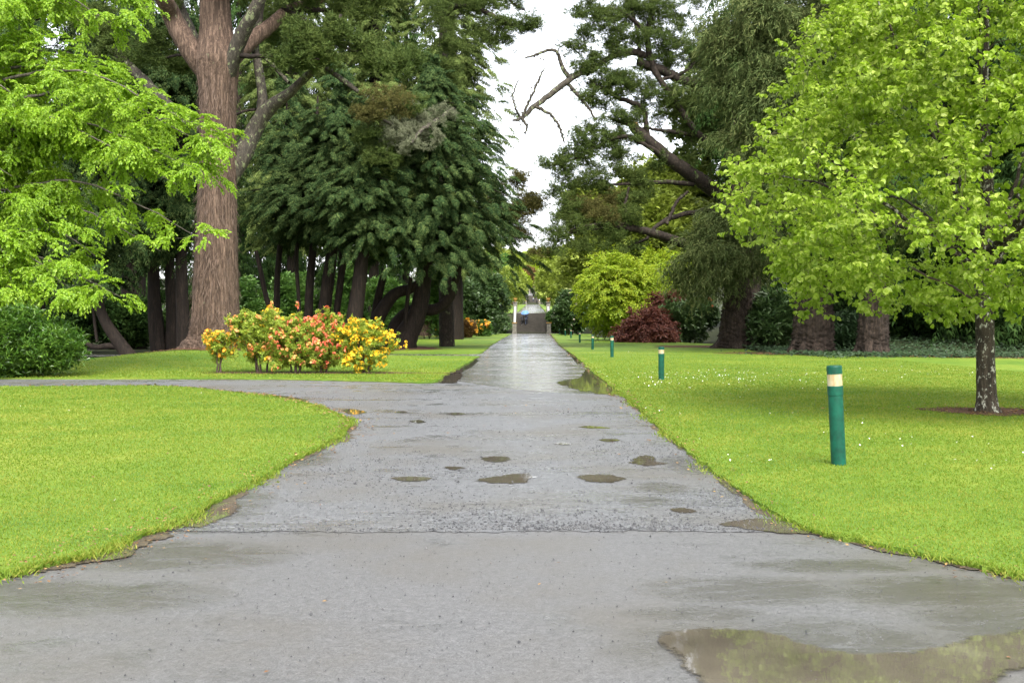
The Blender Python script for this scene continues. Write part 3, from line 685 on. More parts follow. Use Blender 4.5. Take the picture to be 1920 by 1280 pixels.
L_WEEP = leaf_mat('weeping_frond', (.042, .066, .020), (.078, .108, .033), (.145, .16, .055), .25, .75, .4, spec=.12)
L_LAUR = leaf_mat('laurel_leaf', (.025, .075, .008), (.06, .14, .014), (.14, .25, .03), .25, .35, 1.2, spec=.5)
L_RHOD = leaf_mat('rhododendron_leaf', (.025, .055, .016), (.05, .095, .026), (.09, .14, .045), .2, .4, .5)
L_SHRUB = leaf_mat('shrub_leaf', (.04, .10, .018), (.075, .16, .028), (.13, .23, .04), .3, .5, .4)
L_LICH = leaf_mat('lichen_beard', (.10, .115, .065), (.17, .185, .11), (.26, .27, .18), .2, .8, .6, spec=.1)
L_YEL = leaf_mat('yellow_green_leaf', (.15, .23, .014), (.24, .34, .022), (.40, .44, .035), .4, .5, .4, (.4, .5, .02))
L_GOLD = leaf_mat('golden_maple_leaf', (.15, .25, .012), (.27, .39, .02), (.46, .48, .035), .42, .5, .4, (.42, .5, .02))
L_LIME = leaf_mat('light_green_leaf', (.14, .19, .022), (.22, .28, .036), (.31, .36, .065), .35, .5, .25)
L_PALE = leaf_mat('pale_green_leaf', (.16, .20, .06), (.23, .27, .09), (.33, .35, .15), .35, .5, .25)
L_RED = leaf_mat('red_maple_leaf', (.05, .014, .009), (.12, .032, .022), (.20, .085, .045), .35, .5, .8)
L_BROWN = leaf_mat('bronze_leaf', (.10, .05, .02), (.19, .11, .04), (.26, .17, .06), .3, .6, .5)
L_IVY = leaf_mat('ivy_leaf', (.008, .022, .006), (.016, .040, .010), (.03, .062, .016), .15, .6, .8)
L_AZ = leaf_mat('azalea_leaf', (.15, .22, .02), (.24, .32, .03), (.36, .42, .06), .35, .5, 1.5)
def petal(name, a, b, c): return leaf_mat(name, a, b, c, .3, .55, 2.5, spec=.2)
F_YEL = petal('yellow_petal', (.75, .42, .015), (.88, .54, .03), (.90, .64, .08))
F_ORG = petal('orange_petal', (.82, .36, .02), (.90, .46, .05), (.90, .58, .12))
F_COR = petal('coral_petal', (.72, .10, .05), (.85, .19, .10), (.90, .36, .22))
F_PEA = petal('peach_petal', (.80, .30, .07), (.88, .42, .13), (.90, .56, .26))
F_PNK = petal('pale_pink_petal', (.70, .45, .42), (.80, .66, .6), (.85, .8, .74))
B_BIG = bark_mat('shaggy_bark', (.045, .028, .019), (.22, .148, .108), (8, 8, .45), 1.0, (.16, .17, .10), .66, 1.6, dist=.09)
B_DARK = bark_mat('dark_wet_bark', (.010, .007, .005), (.035, .024, .017), (6, 6, .8), .8)
B_RED = bark_mat('fluted_redwood_bark', (.013, .009, .006), (.075, .052, .038), (7, 7, .5), 1.0, dist=.09)
B_PINE = bark_mat('pine_bark', (.014, .011, .008), (.055, .04, .03), (5, 5, 2), .8, (.10, .115, .055), .60, 2.2)
B_LICH = bark_mat('lichen_crusted_bark', (.03, .026, .02), (.10, .085, .065), (6, 6, 2), .8, (.17, .19, .10), .56, 5.0)
B_YOUNG = bark_mat('young_lichen_bark', (.022, .017, .011), (.075, .058, .040), (10, 10, 2.4), .8, (.34, .34, .28), .565, 14.0)
B_TWIG = plain('brown_twig', (.06, .038, .026), .8, .3)
B_GREY = bark_mat('grey_bark', (.06, .05, .04), (.17, .15, .12), (6, 6, 1), .7)
B_SNAP = plain('fresh_broken_wood', (.55, .24, .07), .8, .25, 12)

def trunk_px(rows, Z, dz=0.0):
    """rows: (px, py, width px[, extra depth]) -> points and radii"""
    pts = []; rad = []
    for r_ in rows:
        zz = Z + (r_[3] if len(r_) > 3 else 0)
        pts.append(P(r_[0], r_[1], zz)); rad.append(r_[2] / 2 / F * zz)
    return np.array(pts), rad
def fill_ball(rng, px, py, rpx, Z, n, dz=1.0):
    v = rng.normal(size=(n, 3)); v = norm(v) * rng.random((n, 1)) ** .4
    s = rpx / F * Z
    return P(px, py, Z) + v * [s, s * dz, s * .8]

# ---------------------------------------------------------------- young linden on the right lawn
T_BOUGH_MID = [t_bough(np.random.default_rng(9 + i), 7, 4) for i in range(3)]
def linden():
    rng = np.random.default_rng(21); x0, y0 = G(1851, 777); base = (x0, y0, 0.03)
    t = thing('linden_tree', 'young lime tree in fresh bright green leaf, its slim trunk blotched with white lichen', 'tree', base)
    tr = Acc(); sk = Skel(rng)
    pts, rad = trunk_px([(1852, 782, 68), (1851, 770, 47), (1850, 745, 36), (1848, 680, 33), (1846, 600, 32), (1845, 545, 35), (1846, 500, 30), (1850, 430, 24), (1852, 330, 19), (1846, 200, 14), (1850, 60, 9), (1850, -120, 5)], y0)
    sk.limb(tr, pts, rad, 48, 20, 0, .36, .05)
    tr.build('trunk', [B_YOUNG], t, base, True)
    fork = pts[5]
    for k in range(13):
        a = k / 13 * 2 * PI + rng.uniform(-.2, .2); el = rng.uniform(.35, 1.15); ln = rng.uniform(3.0, 4.4) * (1.15 if el > .8 else 1)
        s0 = fork + np.array([0, 0, rng.uniform(-.05, .7)]); d = np.array([math.cos(a) * math.cos(el), math.sin(a) * math.cos(el), math.sin(el)])
        q = [s0, s0 + d * ln * .35 + [0, 0, -.05], s0 + d * ln * .7 + [0, 0, .1], s0 + d * ln * .98 + [0, 0, .05 if el > .6 else -.1]]
        la = Acc(); sk.limb(la, q, [.055, .036, .02, .008], 22, 7, 0, .2, 0, .015); la.build('limb', [B_YOUNG], t, base, True)
    zk = [1.55, 1.9, 2.4, 3.2, 4.0, 5.0, 6.0, 6.6, 8, 9.2]; rk = [2.2, 3.3, 3.95, 4.25, 3.9, 3.45, 2.95, 2.6, 1.4, 0]
    ph = rng.uniform(0, 6, 6); cr = Acc(); N = 1000
    A = []; D = []
    for i in range(N):
        z = rng.uniform(1.6, 8.8); a = rng.uniform(0, 2 * PI)
        lump = 1 + .09 * math.sin(3 * a + 2.1 * z + ph[0]) + .08 * math.sin(5 * a - 3.3 * z + ph[1]) + .05 * math.sin(9 * a + 5 * z + ph[2])
        r = np.interp(z, zk, rk) * lump * rng.uniform(.25, 1) ** .45
        if z < 2.1 and rng.random() < .25: continue
        tgt = np.array([x0 + .05 + r * math.cos(a), y0 + r * math.sin(a), z + rng.normal() * .1])
        pts = sk.attach(cr, tgt, .35, 1.1, 4, 0, .03, .007, 9, .05)
        T = norm(np.gradient(pts, axis=0)); m = 13
        f = rng.uniform(.35, 1.03, m); idx = np.clip(f * 8, 0, 7.99); i0 = idx.astype(int); u = (idx - i0)[:, None]
        pos = pts[i0] * (1 - u) + pts[i0 + 1] * u if True else 0
        side = rng.normal(size=(m, 3)) * [1, 1, .6]
        A.append(pos + side * .085); D.append(T[i0] * .8 + side * .8 + [0, 0, .15])
    A = np.vstack(A); D = np.vstack(D)
    bake(cr, T_HEART, A, D, rng.uniform(.18, .31, len(A)), rng, 1, .3)
    cr.build('crown', [B_TWIG, L_LIND], t, base)
linden()

# ---------------------------------------------------------------- hanging bright tree entering from the left
def hanging_tree():
    rng = np.random.default_rng(33); Z = 31.5; xb = (-190 - CX) / F * Z; base = (xb, Z, 0)
    t = thing('hanging_branch_tree', 'broad tree with drooping sprays of fresh lime green leaves reaching in from the left edge', 'tree', base)
    tr = Acc(); sk = Skel(rng)
    q = [np.array([xb, Z, -.1]), np.array([xb, Z, 2]), np.array([xb + .1, Z, 5]), np.array([xb, Z, 9]), np.array([xb - .1, Z, 14])]
    sk.limb(tr, q, [.42, .34, .3, .22, .08], 30, 12, 0, .2, .05); tr.build('trunk', [B_GREY], t, base, True)
    cr = Acc(); A = []; D = []
    # boughs: end point in the photograph, depth offset, and how many sprays it carries
    ends = [(425, 292, -1, 100), (430, 345, -.5, 90), (380, 240, -1.5, 80), (310, 200, 0, 70), (350, 310, -1.5, 90), (240, 160, 1, 55), (175, 180, 1, 45), (300, 20, 1, 60), (235, 60, .5, 60), (180, 30, 1.5, 50), (120, 10, 0, 50), (35, 40, -1, 60), (30, 120, 0, 70), (60, 200, -1.5, 70),
            (110, 250, .5, 70), (180, 300, -1, 70), (270, 310, -2, 70), (330, 345, -1.5, 60), (385, 448, -1.5, 46), (300, 470, -1, 26), (225, 555, -2, 60), (180, 480, -1, 70), (130, 540, -2.5, 70), (205, 430, 1, 60), (90, 420, -1.5, 80), (20, 330, -2, 80), (20, 480, -2.5, 80), (70, 570, -2.5, 70), (0, 560, -2, 60), (100, 340, 0, 70), (150, 380, 1.5, 60), (0, 230, -1, 60), (-60, 420, -2, 60), (-40, 120, -1, 60), (-60, 560, -2, 60), (-80, 260, 0, 60)]
    for (px, py, dz, n) in ends:
        e = P(px, py, Z + dz); L = abs(e[0] - xb)
        zs = min(13, e[2] + .15 * L + rng.uniform(.2, .8)); s = np.array([xb, Z, max(1.6, zs - .1 * L)])
        pk = s + (e - s) * .62; pk[2] = max(s[2], e[2]) + .10 * L * .6
        la = Acc(); p = sk.limb(la, [s, s + (pk - s) * .5 + [0, 0, .1], pk, e], [.085, .06, .03, .007], 24, 6, 0, .3, 0, .02)
        la.build('limb', [B_GREY], t, base, True)
        wpx = 52 if n > 30 else 26
        for j in range(n // 3):
            u = rng.uniform(.42, 1.0); c = p[int(u * 23)]; wv = wpx / F * Z * (1.25 - .55 * u)
            tg = c + rng.normal(size=3) * [wv * .8, wv * 1.0, wv * .42] + [.1, 0, -.06]
            b = sk.attach(cr, tg, .3, .2, 4, 0, .016, .006, 8, .05)
            T = norm(np.gradient(b, axis=0)); m = 8; i0 = rng.integers(2, 8, m)
            A.append(b[i0] + rng.normal(size=(m, 3)) * .07); D.append(T[i0] * [1, 1, .4] + rng.normal(size=(m, 3)) * [.5, .5, .15] + [.25, 0, -.05])
    A = np.vstack(A); D = np.vstack(D)
    bake(cr, T_HANG, A, D, rng.uniform(.32, .62, len(A)), rng, 1, .25)
    cr.build('crown', [B_GREY, L_HANG], t, base)
hanging_tree()

# ---------------------------------------------------------------- massive conifer left of the path
def big_conifer():
    rng = np.random.default_rng(41); Z = 42.0; base = tuple(P(400, 655, Z))
    t = thing('giant_conifer', 'massive old conifer with shaggy brown trunk forking into heavy limbs behind the azaleas', 'tree', base)
    tr = Acc(); sk = Skel(rng)
    pts, rad = trunk_px([(398, 668, 148), (399, 655, 122), (402, 635, 98), (404, 595, 88), (405, 520, 81), (406, 450, 75), (407, 350, 69), (408, 250, 66), (408, 170, 70), (407, 115, 82), (405, 60, 60), (403, 0, 55), (402, -150, 44), (400, -420, 16)], Z)
    sk.limb(tr, pts, rad, 150, 72, 0, .7, .055); tr.build('trunk', [B_BIG], t, base, True)
    LM = [([(396, 150, 36), (372, 115, 42), (345, 75, 40), (322, 30, 36), (302, -20, 32, -1), (270, -160, 16, -2)], B_BIG), ([(388, 115, 16, 1), (352, 45, 18, 1.5), (335, 0, 15, 2), (310, -90, 8, 3)], B_LICH),
          ([(412, 185, 26, 0), (428, 135, 30, -.25), (452, 70, 28, -.7), (480, 15, 24, -1.2), (505, -60, 18, -1.5), (540, -200, 8, -2)], B_LICH), ([(430, 120, 28), (470, 78, 30, 1), (505, 50, 26, 1.5), (545, 18, 20, 2), (595, 2, 15, 2.5), (680, -40, 8, 3)], B_BIG),
          ([(408, 400, 26, .1), (424, 345, 36, .2), (453, 294, 36, .4), (476, 245, 32, .6), (503, 205, 27, .4), (545, 172, 18), (592, 126, 13, -.6), (622, 78, 8, -1), (640, 28, 5, -1.3)], B_LICH),
          ([(484, 232, 20, .6), (492, 185, 19, .9), (485, 130, 17, 1.2), (478, 75, 13, 1.4), (492, 5, 9, 1.6), (480, -120, 5, 2)], B_LICH), ([(440, 104, 11, -.4), (490, 106, 8, -1), (545, 107, 7, -1.6), (600, 112, 4, -2)], B_DARK),
          ([(385, 245, 20, .5), (330, 212, 23, 1.5), (270, 152, 20, 2.5), (216, 98, 15, 3.2), (165, 55, 8, 4)], B_LICH), ([(535, 14, 12, 2), (585, 50, 10, 1), (625, 72, 8, .2), (680, 95, 6, -.8), (730, 130, 4, -1.5)], B_PINE),
          ([(530, 20, 14, 1.8), (575, 18, 10, 1.6), (640, 18, 8, 1.2), (700, 0, 4, 1)], B_DARK), ([(625, 72, 7, .2), (660, 95, 6, .2), (720, 98, 5, 0), (775, 110, 2.5, 0)], B_PINE),
          ([(500, 110, 8, 1.2), (520, 132, 8, .8), (542, 155, 7, .4)], B_LICH), ([(612, 128, 9, -.2), (645, 152, 10, -.4), (672, 172, 8, -.6)], B_LICH), ([(375, 102, 6), (330, 104, 5, 1), (300, 112, 3, 2)], B_DARK),
          ([(440, 215, 6), (462, 208, 5, .4), (480, 205, 5, .6)], B_DARK)]
    for rows, m in LM:
        a = Acc(); p, r_ = trunk_px(rows, Z); sk.limb(a, p, r_, 30, 14 if max(x[2] for x in rows) > 20 else 8, 0, .35, .05 if max(x[2] for x in rows) > 20 else 0, .012)
        a.build('limb', [m], t, base, True)
    cr = Acc(); A = []; D = []
    for (px, py, rp, dz, n) in [(560, 72, 38, -1.6, 16), (600, 92, 42, -1.6, 22), (640, 60, 34, -1.2, 12), (540, 112, 26, -1.6, 8), (690, 100, 34, -1, 12), (735, 125, 30, -1.5, 10), (660, 15, 40, 1, 14), (720, -10, 40, 1, 12), (570, -10, 50, 1.5, 14), (770, 110, 26, 0, 8),
                                (300, 90, 36, 2, 10), (250, 110, 36, 3, 10), (215, 80, 40, 3.4, 12), (330, 120, 28, 2, 8), (180, 40, 44, 4, 14), (280, -30, 60, 1, 16), (470, -40, 60, 1, 16), (400, -60, 60, -1, 16), (560, -90, 80, 0, 18), (500, 60, 22, 2.5, 6), (350, -120, 80, 0, 20), (620, -90, 70, 0, 18)]:
        for tg in fill_ball(rng, px, py, rp, Z + dz, n, .8):
            b = sk.attach(cr, tg, .2, .2, 4, 0, .05, .012, 8, .06); T = norm(np.gradient(b, axis=0)); i0 = rng.integers(4, 8, 7)
            A.append(b[i0] + rng.normal(size=(7, 3)) * .16); D.append(T[i0] + rng.normal(size=(7, 3)) * .5 + [0, 0, .2])
    A = np.vstack(A); D = np.vstack(D); bake(cr, T_PINE, A, D, rng.uniform(.4, .75, len(A)), rng, 1, .3)
    cr.build('crown', [B_PINE, L_PINE], t, base)
    # shaggy fibres hanging on the bark
    f = Acc(); n = 2600; zt = rng.uniform(1.5, 11, n); a = rng.uniform(0, 2 * PI, n); pz = pts[:, 2]; o = np.argsort(pz)
    rr = np.interp(zt, pz[o], np.array(rad)[o]) * 1.02; cx = np.interp(zt, pz[o], pts[o, 0]); out = np.column_stack([np.cos(a), np.sin(a), np.zeros(n)])
    b = np.column_stack([cx, np.full(n, Z), zt]) + out * rr[:, None]
    v, q = kites(b, out * .22 + np.array([0, 0, -1]) + rng.normal(size=(n, 3)) * [.25, .25, .1], out, rng.uniform(.15, .6, n), .011, .05); f.add(v, q)
    f.build('bark_fibre', [plain('bark_fibre_brown', (.10, .068, .05), .9, .45, 2)], t, base)
big_conifer()

# ---------------------------------------------------------------- cypress builder
def boughs(acc, rng, path, prof_z, prof_r, n, size, tm=T_BOUGH, mat=1, tilt=-.15, front=.5, lump=.18, twig=0, inner=.5, offs=(0, 0), plates=0):
    """layered boughs round a trunk path (z -> xy); profile gives crown radius by height"""
    path = np.asarray(path, float); z = rng.uniform(prof_z[0], prof_z[-1], n * 2); wgt = np.interp(z, prof_z, prof_r); z = z[rng.random(n * 2) < wgt / wgt.max()][:n]; n = len(z)
    a = rng.uniform(0, 2 * PI, n); back = np.sin(a) > .3; fl = back & (rng.random(n) < front); a[fl] = -a[fl]
    ph = rng.uniform(0, 6, 4); rr = np.interp(z, prof_z, prof_r)
    rr = rr * (1 + lump * np.sin(3 * a + 1.3 * z + ph[0]) * .6 + lump * np.sin(5 * a - 2.1 * z + ph[1]) * .6) * (inner + (1 - inner) * rng.random(n) ** .6)
    o = np.argsort(path[:, 2]); cx = np.interp(z, path[o, 2], path[o, 0]) + offs[0]; cyy = np.interp(z, path[o, 2], path[o, 1]) + offs[1]
    if plates:                                            # gather the boughs into drooping plates with gaps between
        K = max(6, n // plates); own = rng.integers(0, K, n); tan = rng.normal(size=n) * .95 * size; rad_ = rng.uniform(-1.0, .25, n) * size
        z = z[own] - .10 * tan ** 2 - .28 * rad_ + rng.normal(size=n) * .13; a0 = a[own]; rr = np.maximum(rr[own] + rad_, .3); a = a0 + np.arctan2(tan, np.maximum(rr, 1.2))
        if z.min() < prof_z[0] - .6: z = np.maximum(z, prof_z[0] - .6 + .3 * rng.random(n))
    out = np.column_stack([np.cos(a), np.sin(a), np.full(n, tilt) + rng.normal(size=n) * .18]); s = size * rng.uniform(.7, 1.25, n)
    tip = np.column_stack([cx, cyy, z]) + out * rr[:, None]; pos = tip - norm(out) * s[:, None] * .8
    bake(acc, tm, pos, out + rng.normal(size=(n, 3)) * [.2, .2, .05], s, rng, mat, .22)
    if twig:
        for i in rng.choice(n, min(n, twig), False):
            c = np.array([cx[i], cyy[i], z[i] - .12 * rr[i]]); m = (c + pos[i]) / 2 + [0, 0, .1 * rr[i]]
            tube(acc, catmull([c, m, pos[i]], 6), np.linspace(.05, .015, 6), 4, 0)
def cypress(label, stems, Z, zr, n, size, seed, mat=None, branches=(), group='dark cypresses behind the azaleas', offs=(0, 0), name='cypress_tree', front=.5, bark=None, lump=.30, tilt=-.15, inner=.38):
    rng = np.random.default_rng(seed); far_ = Z > 63; p0 = P(stems[0][0][0], stems[0][0][1], Z); base = (p0[0], Z, ghf(p0[0], Z)); t = thing(name, label, 'tree', base, group)
    paths = []
    for k, rows in enumerate(stems):
        a = Acc(); p, r_ = trunk_px(rows, Z); tube(a, catmull(p, 40), np.interp(np.linspace(0, 1, 40), np.linspace(0, 1, len(r_)), r_), 12, 0, .05, rng)
        a.build('trunk' if k == 0 else 'stem', [bark or B_DARK], t, base, True); paths.append(p)
    for rows in branches:
        a = Acc(); p, r_ = trunk_px(rows, Z); tube(a, catmull(p, 24), np.interp(np.linspace(0, 1, 24), np.linspace(0, 1, len(r_)), r_), 8); a.build('branch', [bark or B_DARK], t, base, True)
    cr = Acc(); boughs(cr, rng, paths[0], zr[0], zr[1], n, size, T_BOUGH_MID if (far_ or Z < 56) else T_BOUGH, 1, tilt, front, lump, 260 if Z > 80 else 70, inner, offs, 13 if Z < 66 else 8)
    cr.build('crown', [bark or B_DARK, mat or L_CYP], t, base); return t
up = lambda x, w, d=0: (x, -500, w, d)
Zc = 62
cypress('dark cypress with a thin crooked double trunk, right next to the giant conifer', [[(520, 655, 18), (519, 600, 14), (520, 520, 11), (528, 430, 10), (535, 300, 7), (538, 190, 3)]], 64, ([6.4, 7.6, 9.5, 12.5, 16, 19], [1.2, 2.6, 3.4, 2.6, 1.3, .2]), 640, 1.1, 51, branches=[[(516, 600, 12), (500, 560, 10), (488, 505, 9), (480, 470, 7)]])
cypress('slim straight dark cypress seen between the azaleas and the crooked double trunk', [[(578, 655, 20), (578, 600, 17), (582, 520, 15), (588, 450, 14), (592, 300, 12), (596, 180, 3)]], 61, ([6.4, 7.2, 8.6, 10.5, 12, 13.2], [1.2, 2.6, 3.4, 2.8, 1.6, .3]), 660, 1.1, 52, branches=[[(563, 650, 8), (560, 560, 7), (556, 490, 8), (560, 420, 7), (566, 340, 5)]])
cypress('thick black trunked cypress leaning right behind the coral azalea', [[(600, 660, 30), (606, 600, 25), (616, 520, 23), (626, 440, 20), (636, 300, 16), (644, 150, 4)]], 60, ([6.6, 7.6, 9.5, 12, 14.5, 16.5], [1.2, 3.0, 3.8, 3.2, 1.8, .3]), 700, 1.1, 53, branches=[[(624, 655, 14), (632, 580, 13), (642, 500, 14), (652, 430, 10)]])
cypress('cypress with a stout leaning brown trunk rising behind the yellow azalea', [[(655, 668, 38), (662, 615, 32), (671, 550, 28), (678, 490, 25), (686, 400, 22), (694, 280, 12), (700, 180, 4)]], 58, ([5.8, 6.6, 8.2, 10, 11.4, 12.6], [1.2, 2.8, 3.6, 3.0, 1.8, .3]), 700, 1.1, 54)
cypress('spreading cypress with several swept up stems beside the cross path', [[(748, 662, 70), (762, 630, 46), (782, 590, 34), (793, 540, 30), (797, 490, 28), (800, 420, 24), (808, 320, 14), (814, 180, 5)],
         [(735, 655, 34), (745, 610, 30, 1), (775, 582, 24, 1), (815, 580, 21, .5), (842, 560, 18), (856, 520, 15, -.5), (864, 470, 11, -1)], [(690, 640, 30), (712, 590, 26), (738, 553, 22), (772, 540, 18), (792, 525, 14)]], 62,
        ([5.4, 6.2, 7.8, 10.5, 13.5, 17], [2.4, 5.0, 5.9, 5.0, 3.2, .4]), 1900, 1.12, 55, branches=[[(758, 640, 8, -.5), (762, 580, 8, -.5), (770, 520, 7, -.5)], [(700, 632, 20, .6), (708, 565, 16, .5), (722, 505, 12, .4)]], offs=(.1, -.5))
cypress('dim cypress trunk standing close behind the left of the giant conifer', [[(345, 665, 30), (343, 600, 26), (340, 500, 22), (340, 300, 16), (340, -200, 5)]], 52, ([5.2, 6.5, 9, 12, 15, 18], [1.6, 3.2, 3.9, 3.4, 2.0, .3]), 490, 1.55, 56)
cypress('dim cypress with paired trunks in the shade between laurel bush and giant conifer', [[(300, 668, 34), (292, 600, 28), (288, 520, 22), (285, 300, 16), (285, -200, 5)], [(322, 668, 26), (322, 600, 22), (318, 500, 18), (316, 400, 12)]], 54, ([5.2, 6.5, 9, 12, 15, 18], [1.6, 3.6, 4.2, 3.6, 2.0, .3]), 525, 1.65, 57)
cypress('shaded cypress with a low bowed trunk behind the laurel bush', [[(245, 672, 30), (222, 640, 24), (196, 600, 20), (184, 560, 18), (178, 480, 14), (190, 300, 10), (190, -50, 4)]], 50, ([4.2, 6, 9, 13, 17, 19], [1.8, 3.6, 4.2, 3.6, 2.0, .3]), 525, 1.55, 58, branches=[[(232, 652, 13), (205, 648, 11), (175, 650, 10), (150, 632, 8)], [(182, 640, 6), (176, 590, 6), (172, 540, 4)]])
# taller paler trees behind them
cypress('tall grey green conifer whose pale crown closes the left side of the sky gap', [[(850, 650, 40), (850, 400, 30), (845, 100, 20), (840, -200, 6)]], 97, ([7, 12, 19, 26, 32, 39], [3.8, 6.0, 6.2, 5.4, 4.2, .5]), 1900, 1.8, 60, L_CYP2, group='tall conifers behind the cypresses', lump=.32, inner=.35)
cypress('tall grey green conifer in the middle of the left wood, above the coral azalea', [[(700, 650, 20), (702, 400, 18), (705, 100, 24), (705, -300, 6)]], 96, ([9, 12, 20, 27, 37, 46], [3.6, 5.6, 6.2, 5.8, 4.2, .5]), 1500, 1.8, 61, L_CYP2, group='tall conifers behind the cypresses', lump=.32, inner=.35)
cypress('tall yellowish green conifer standing right behind the giant trunk', [[(545, 650, 20), (548, 400, 18), (548, 100, 24), (548, -300, 6)]], 95, ([9, 12, 20, 27, 37, 46], [3.6, 5.6, 6.2, 5.8, 4.2, .5]), 1400, 1.8, 62, L_CYP2, group='tall conifers behind the cypresses', lump=.32, inner=.35)
cypress('tall dark conifer rising at the left above the drooping lime green boughs', [[(250, 660, 50), (250, 400, 40), (250, 100, 30), (250, -300, 8)]], 66, ([6, 9, 14, 20, 28, 34], [3, 4.4, 4.8, 4.4, 3.2, .5]), 884, 1.75, 63, group='tall conifers behind the cypresses')
cypress('tall dark conifer at the far left, peeping through the lime green tree', [[(60, 660, 50), (60, 400, 40), (60, 100, 30), (60, -300, 8)]], 60, ([5, 8, 14, 20, 26, 31], [3, 4.4, 4.8, 4.4, 3.2, .5]), 816, 1.75, 64, group='tall conifers behind the cypresses')
# ---------------------------------------------------------------- pine above the cypresses, left of the sky gap
def pine(name, label, base_px, Z, trunk_rows, limbs, clumps, seed, leaf=None, bark=None, extra=None, group=None, size=(.4, .75), per=7):
    rng = np.random.default_rng(seed); x, y = P(base_px[0], 640, Z)[:2]; base = (x, Z, ghf(x, Z)); t = thing(name, label, 'tree', base, group)
    sk = Skel(rng); a = Acc(); p, r_ = trunk_px(trunk_rows, Z); sk.limb(a, p, r_, 60, 24, 0, .45, .06); a.build('trunk', [bark or B_PINE], t, base, True)
    for rows in limbs:
        m = bark or B_PINE
        if isinstance(rows, tuple): rows, m = rows
        a = Acc(); p, r_ = trunk_px(rows, Z); r_ = [q_ * (1.4 if m is B_LICH else 1) for q_ in r_]; sk.limb(a, p, r_, 34, 9, 0, .25, 0, .02); o = a.build('limb', [m], t, base, True)
    cr = Acc(); A = []; D = []; A2 = []; D2 = []
    for c in clumps:
        px, py, rp, dz, n = c[:5]
        for tg in fill_ball(rng, px, py, rp * 1.04, Z + dz, int(n * 1.15), .9):
            b = sk.attach(cr, tg, .15, .15, 4, 0, .09, .019, 9, .11); T = norm(np.gradient(b, axis=0)); i0 = rng.integers(5, 9, per)
            (A2 if len(c) > 5 else A).append(b[i0] + rng.normal(size=(per, 3)) * [.27, .25, .15]); (D2 if len(c) > 5 else D).append(T[i0] + rng.normal(size=(per, 3)) * .5 + [0, 0, .15])
    for a_, d_, mi in ((A, D, 1), (A2, D2, 2)):
        if a_: a_ = np.vstack(a_); d_ = np.vstack(d_); bake(cr, T_PINE, a_, d_, rng.uniform(*size, len(a_)), rng, mi, .3)
    cr.build('crown', [bark or B_PINE, leaf or L_PINE, L_PINEB], t, base); return t, sk, rng, base
def lichen_twigs(t, sk, rng, base, Z, spots):
    a = Acc(); A = []; D = []
    for px, py, rp, dz, n in spots:
        for tg in fill_ball(rng, px, py, rp, Z + dz, n, .6): b = sk.attach(a, tg, .1, 0, 4, 0, .06, .03, 9, .16); A.append(b[3:] + rng.normal(size=(6, 3)) * .08); D.append(norm(np.gradient(b, axis=0))[3:] + rng.normal(size=(6, 3)) * .7)
    A = np.vstack(A); bake(a, T_PINE, A, np.vstack(D), rng.uniform(.22, .5, len(A)), rng, 1, .5)
    a.build('twig_crown', [B_LICH, L_LICH], t, base)
tp = pine('pine_tree', 'pine with lichen crusted dead boughs and brown tinged tufts left of the sky gap', (835, 640), 67,
     [(838, 660, 30), (836, 560, 26), (834, 400, 22), (832, 200, 18), (830, 0, 14), (828, -300, 6)],
     [[(832, 30, 14), (860, 10, 12, -1), (900, 18, 10, -2), (940, 38, 8, -3), (975, 52, 5, -3.5), (1000, 46, 3, -4)], [(832, -40, 14), (880, -50, 10), (930, -30, 8, -1), (965, 10, 5, -1), (985, 20, 3, -1)], [(834, 420, 16), (880, 418, 12, -1), (930, 405, 9, -2), (980, 390, 6, -3), (1012, 372, 3, -3)],
      ([(833, 262, 10), (800, 262, 9, -5), (765, 250, 7, -9), (735, 235, 5, -11), (715, 222, 3, -12)], B_LICH), ([(833, 215, 9), (850, 205, 8, -5), (820, 225, 6, -9), (790, 245, 5, -11), (770, 270, 3, -12)], B_LICH), [(833, 180, 10), (790, 190, 9, -6), (740, 200, 7, -10), (700, 215, 4, -12)]],
     [(905, 12, 30, -2, 12), (945, 45, 22, -3, 12), (985, 52, 20, -3.6, 9), (880, -5, 34, -1, 12), (920, 70, 20, -2.5, 8), (965, -10, 30, -1, 12), (895, 50, 26, -2, 8), (1000, 40, 12, -4, 4), (960, 80, 14, -3, 3),
      (835, -10, 40, -3, 12), (835, 40, 40, -3, 12), (838, 90, 40, -3, 12), (836, 140, 40, -3, 12), (834, 180, 36, -3, 10), (985, 385, 26, -3, 14, 1), (960, 410, 30, -2.5, 14, 1), (1005, 375, 16, -3, 8, 1), (940, 375, 34, -2, 14, 1), (975, 440, 20, -2.5, 8, 1), (965, 330, 26, -2, 8, 1), (700, 205, 40, -12, 14, 1), (740, 190, 40, -11, 12, 1), (690, 260, 38, -11, 10), (720, 300, 34, -11, 10), (760, 195, 34, -10, 8), (850, -60, 60, 0, 16), (800, -80, 60, 0, 14), (860, -140, 60, 0, 14)], 71)
lichen_twigs(*tp, 67, [(745, 250, 40, -11, 34), (800, 260, 36, -10, 30), (775, 225, 40, -10, 24), (830, 215, 30, -9, 16), (770, 275, 24, -11.5, 14)])

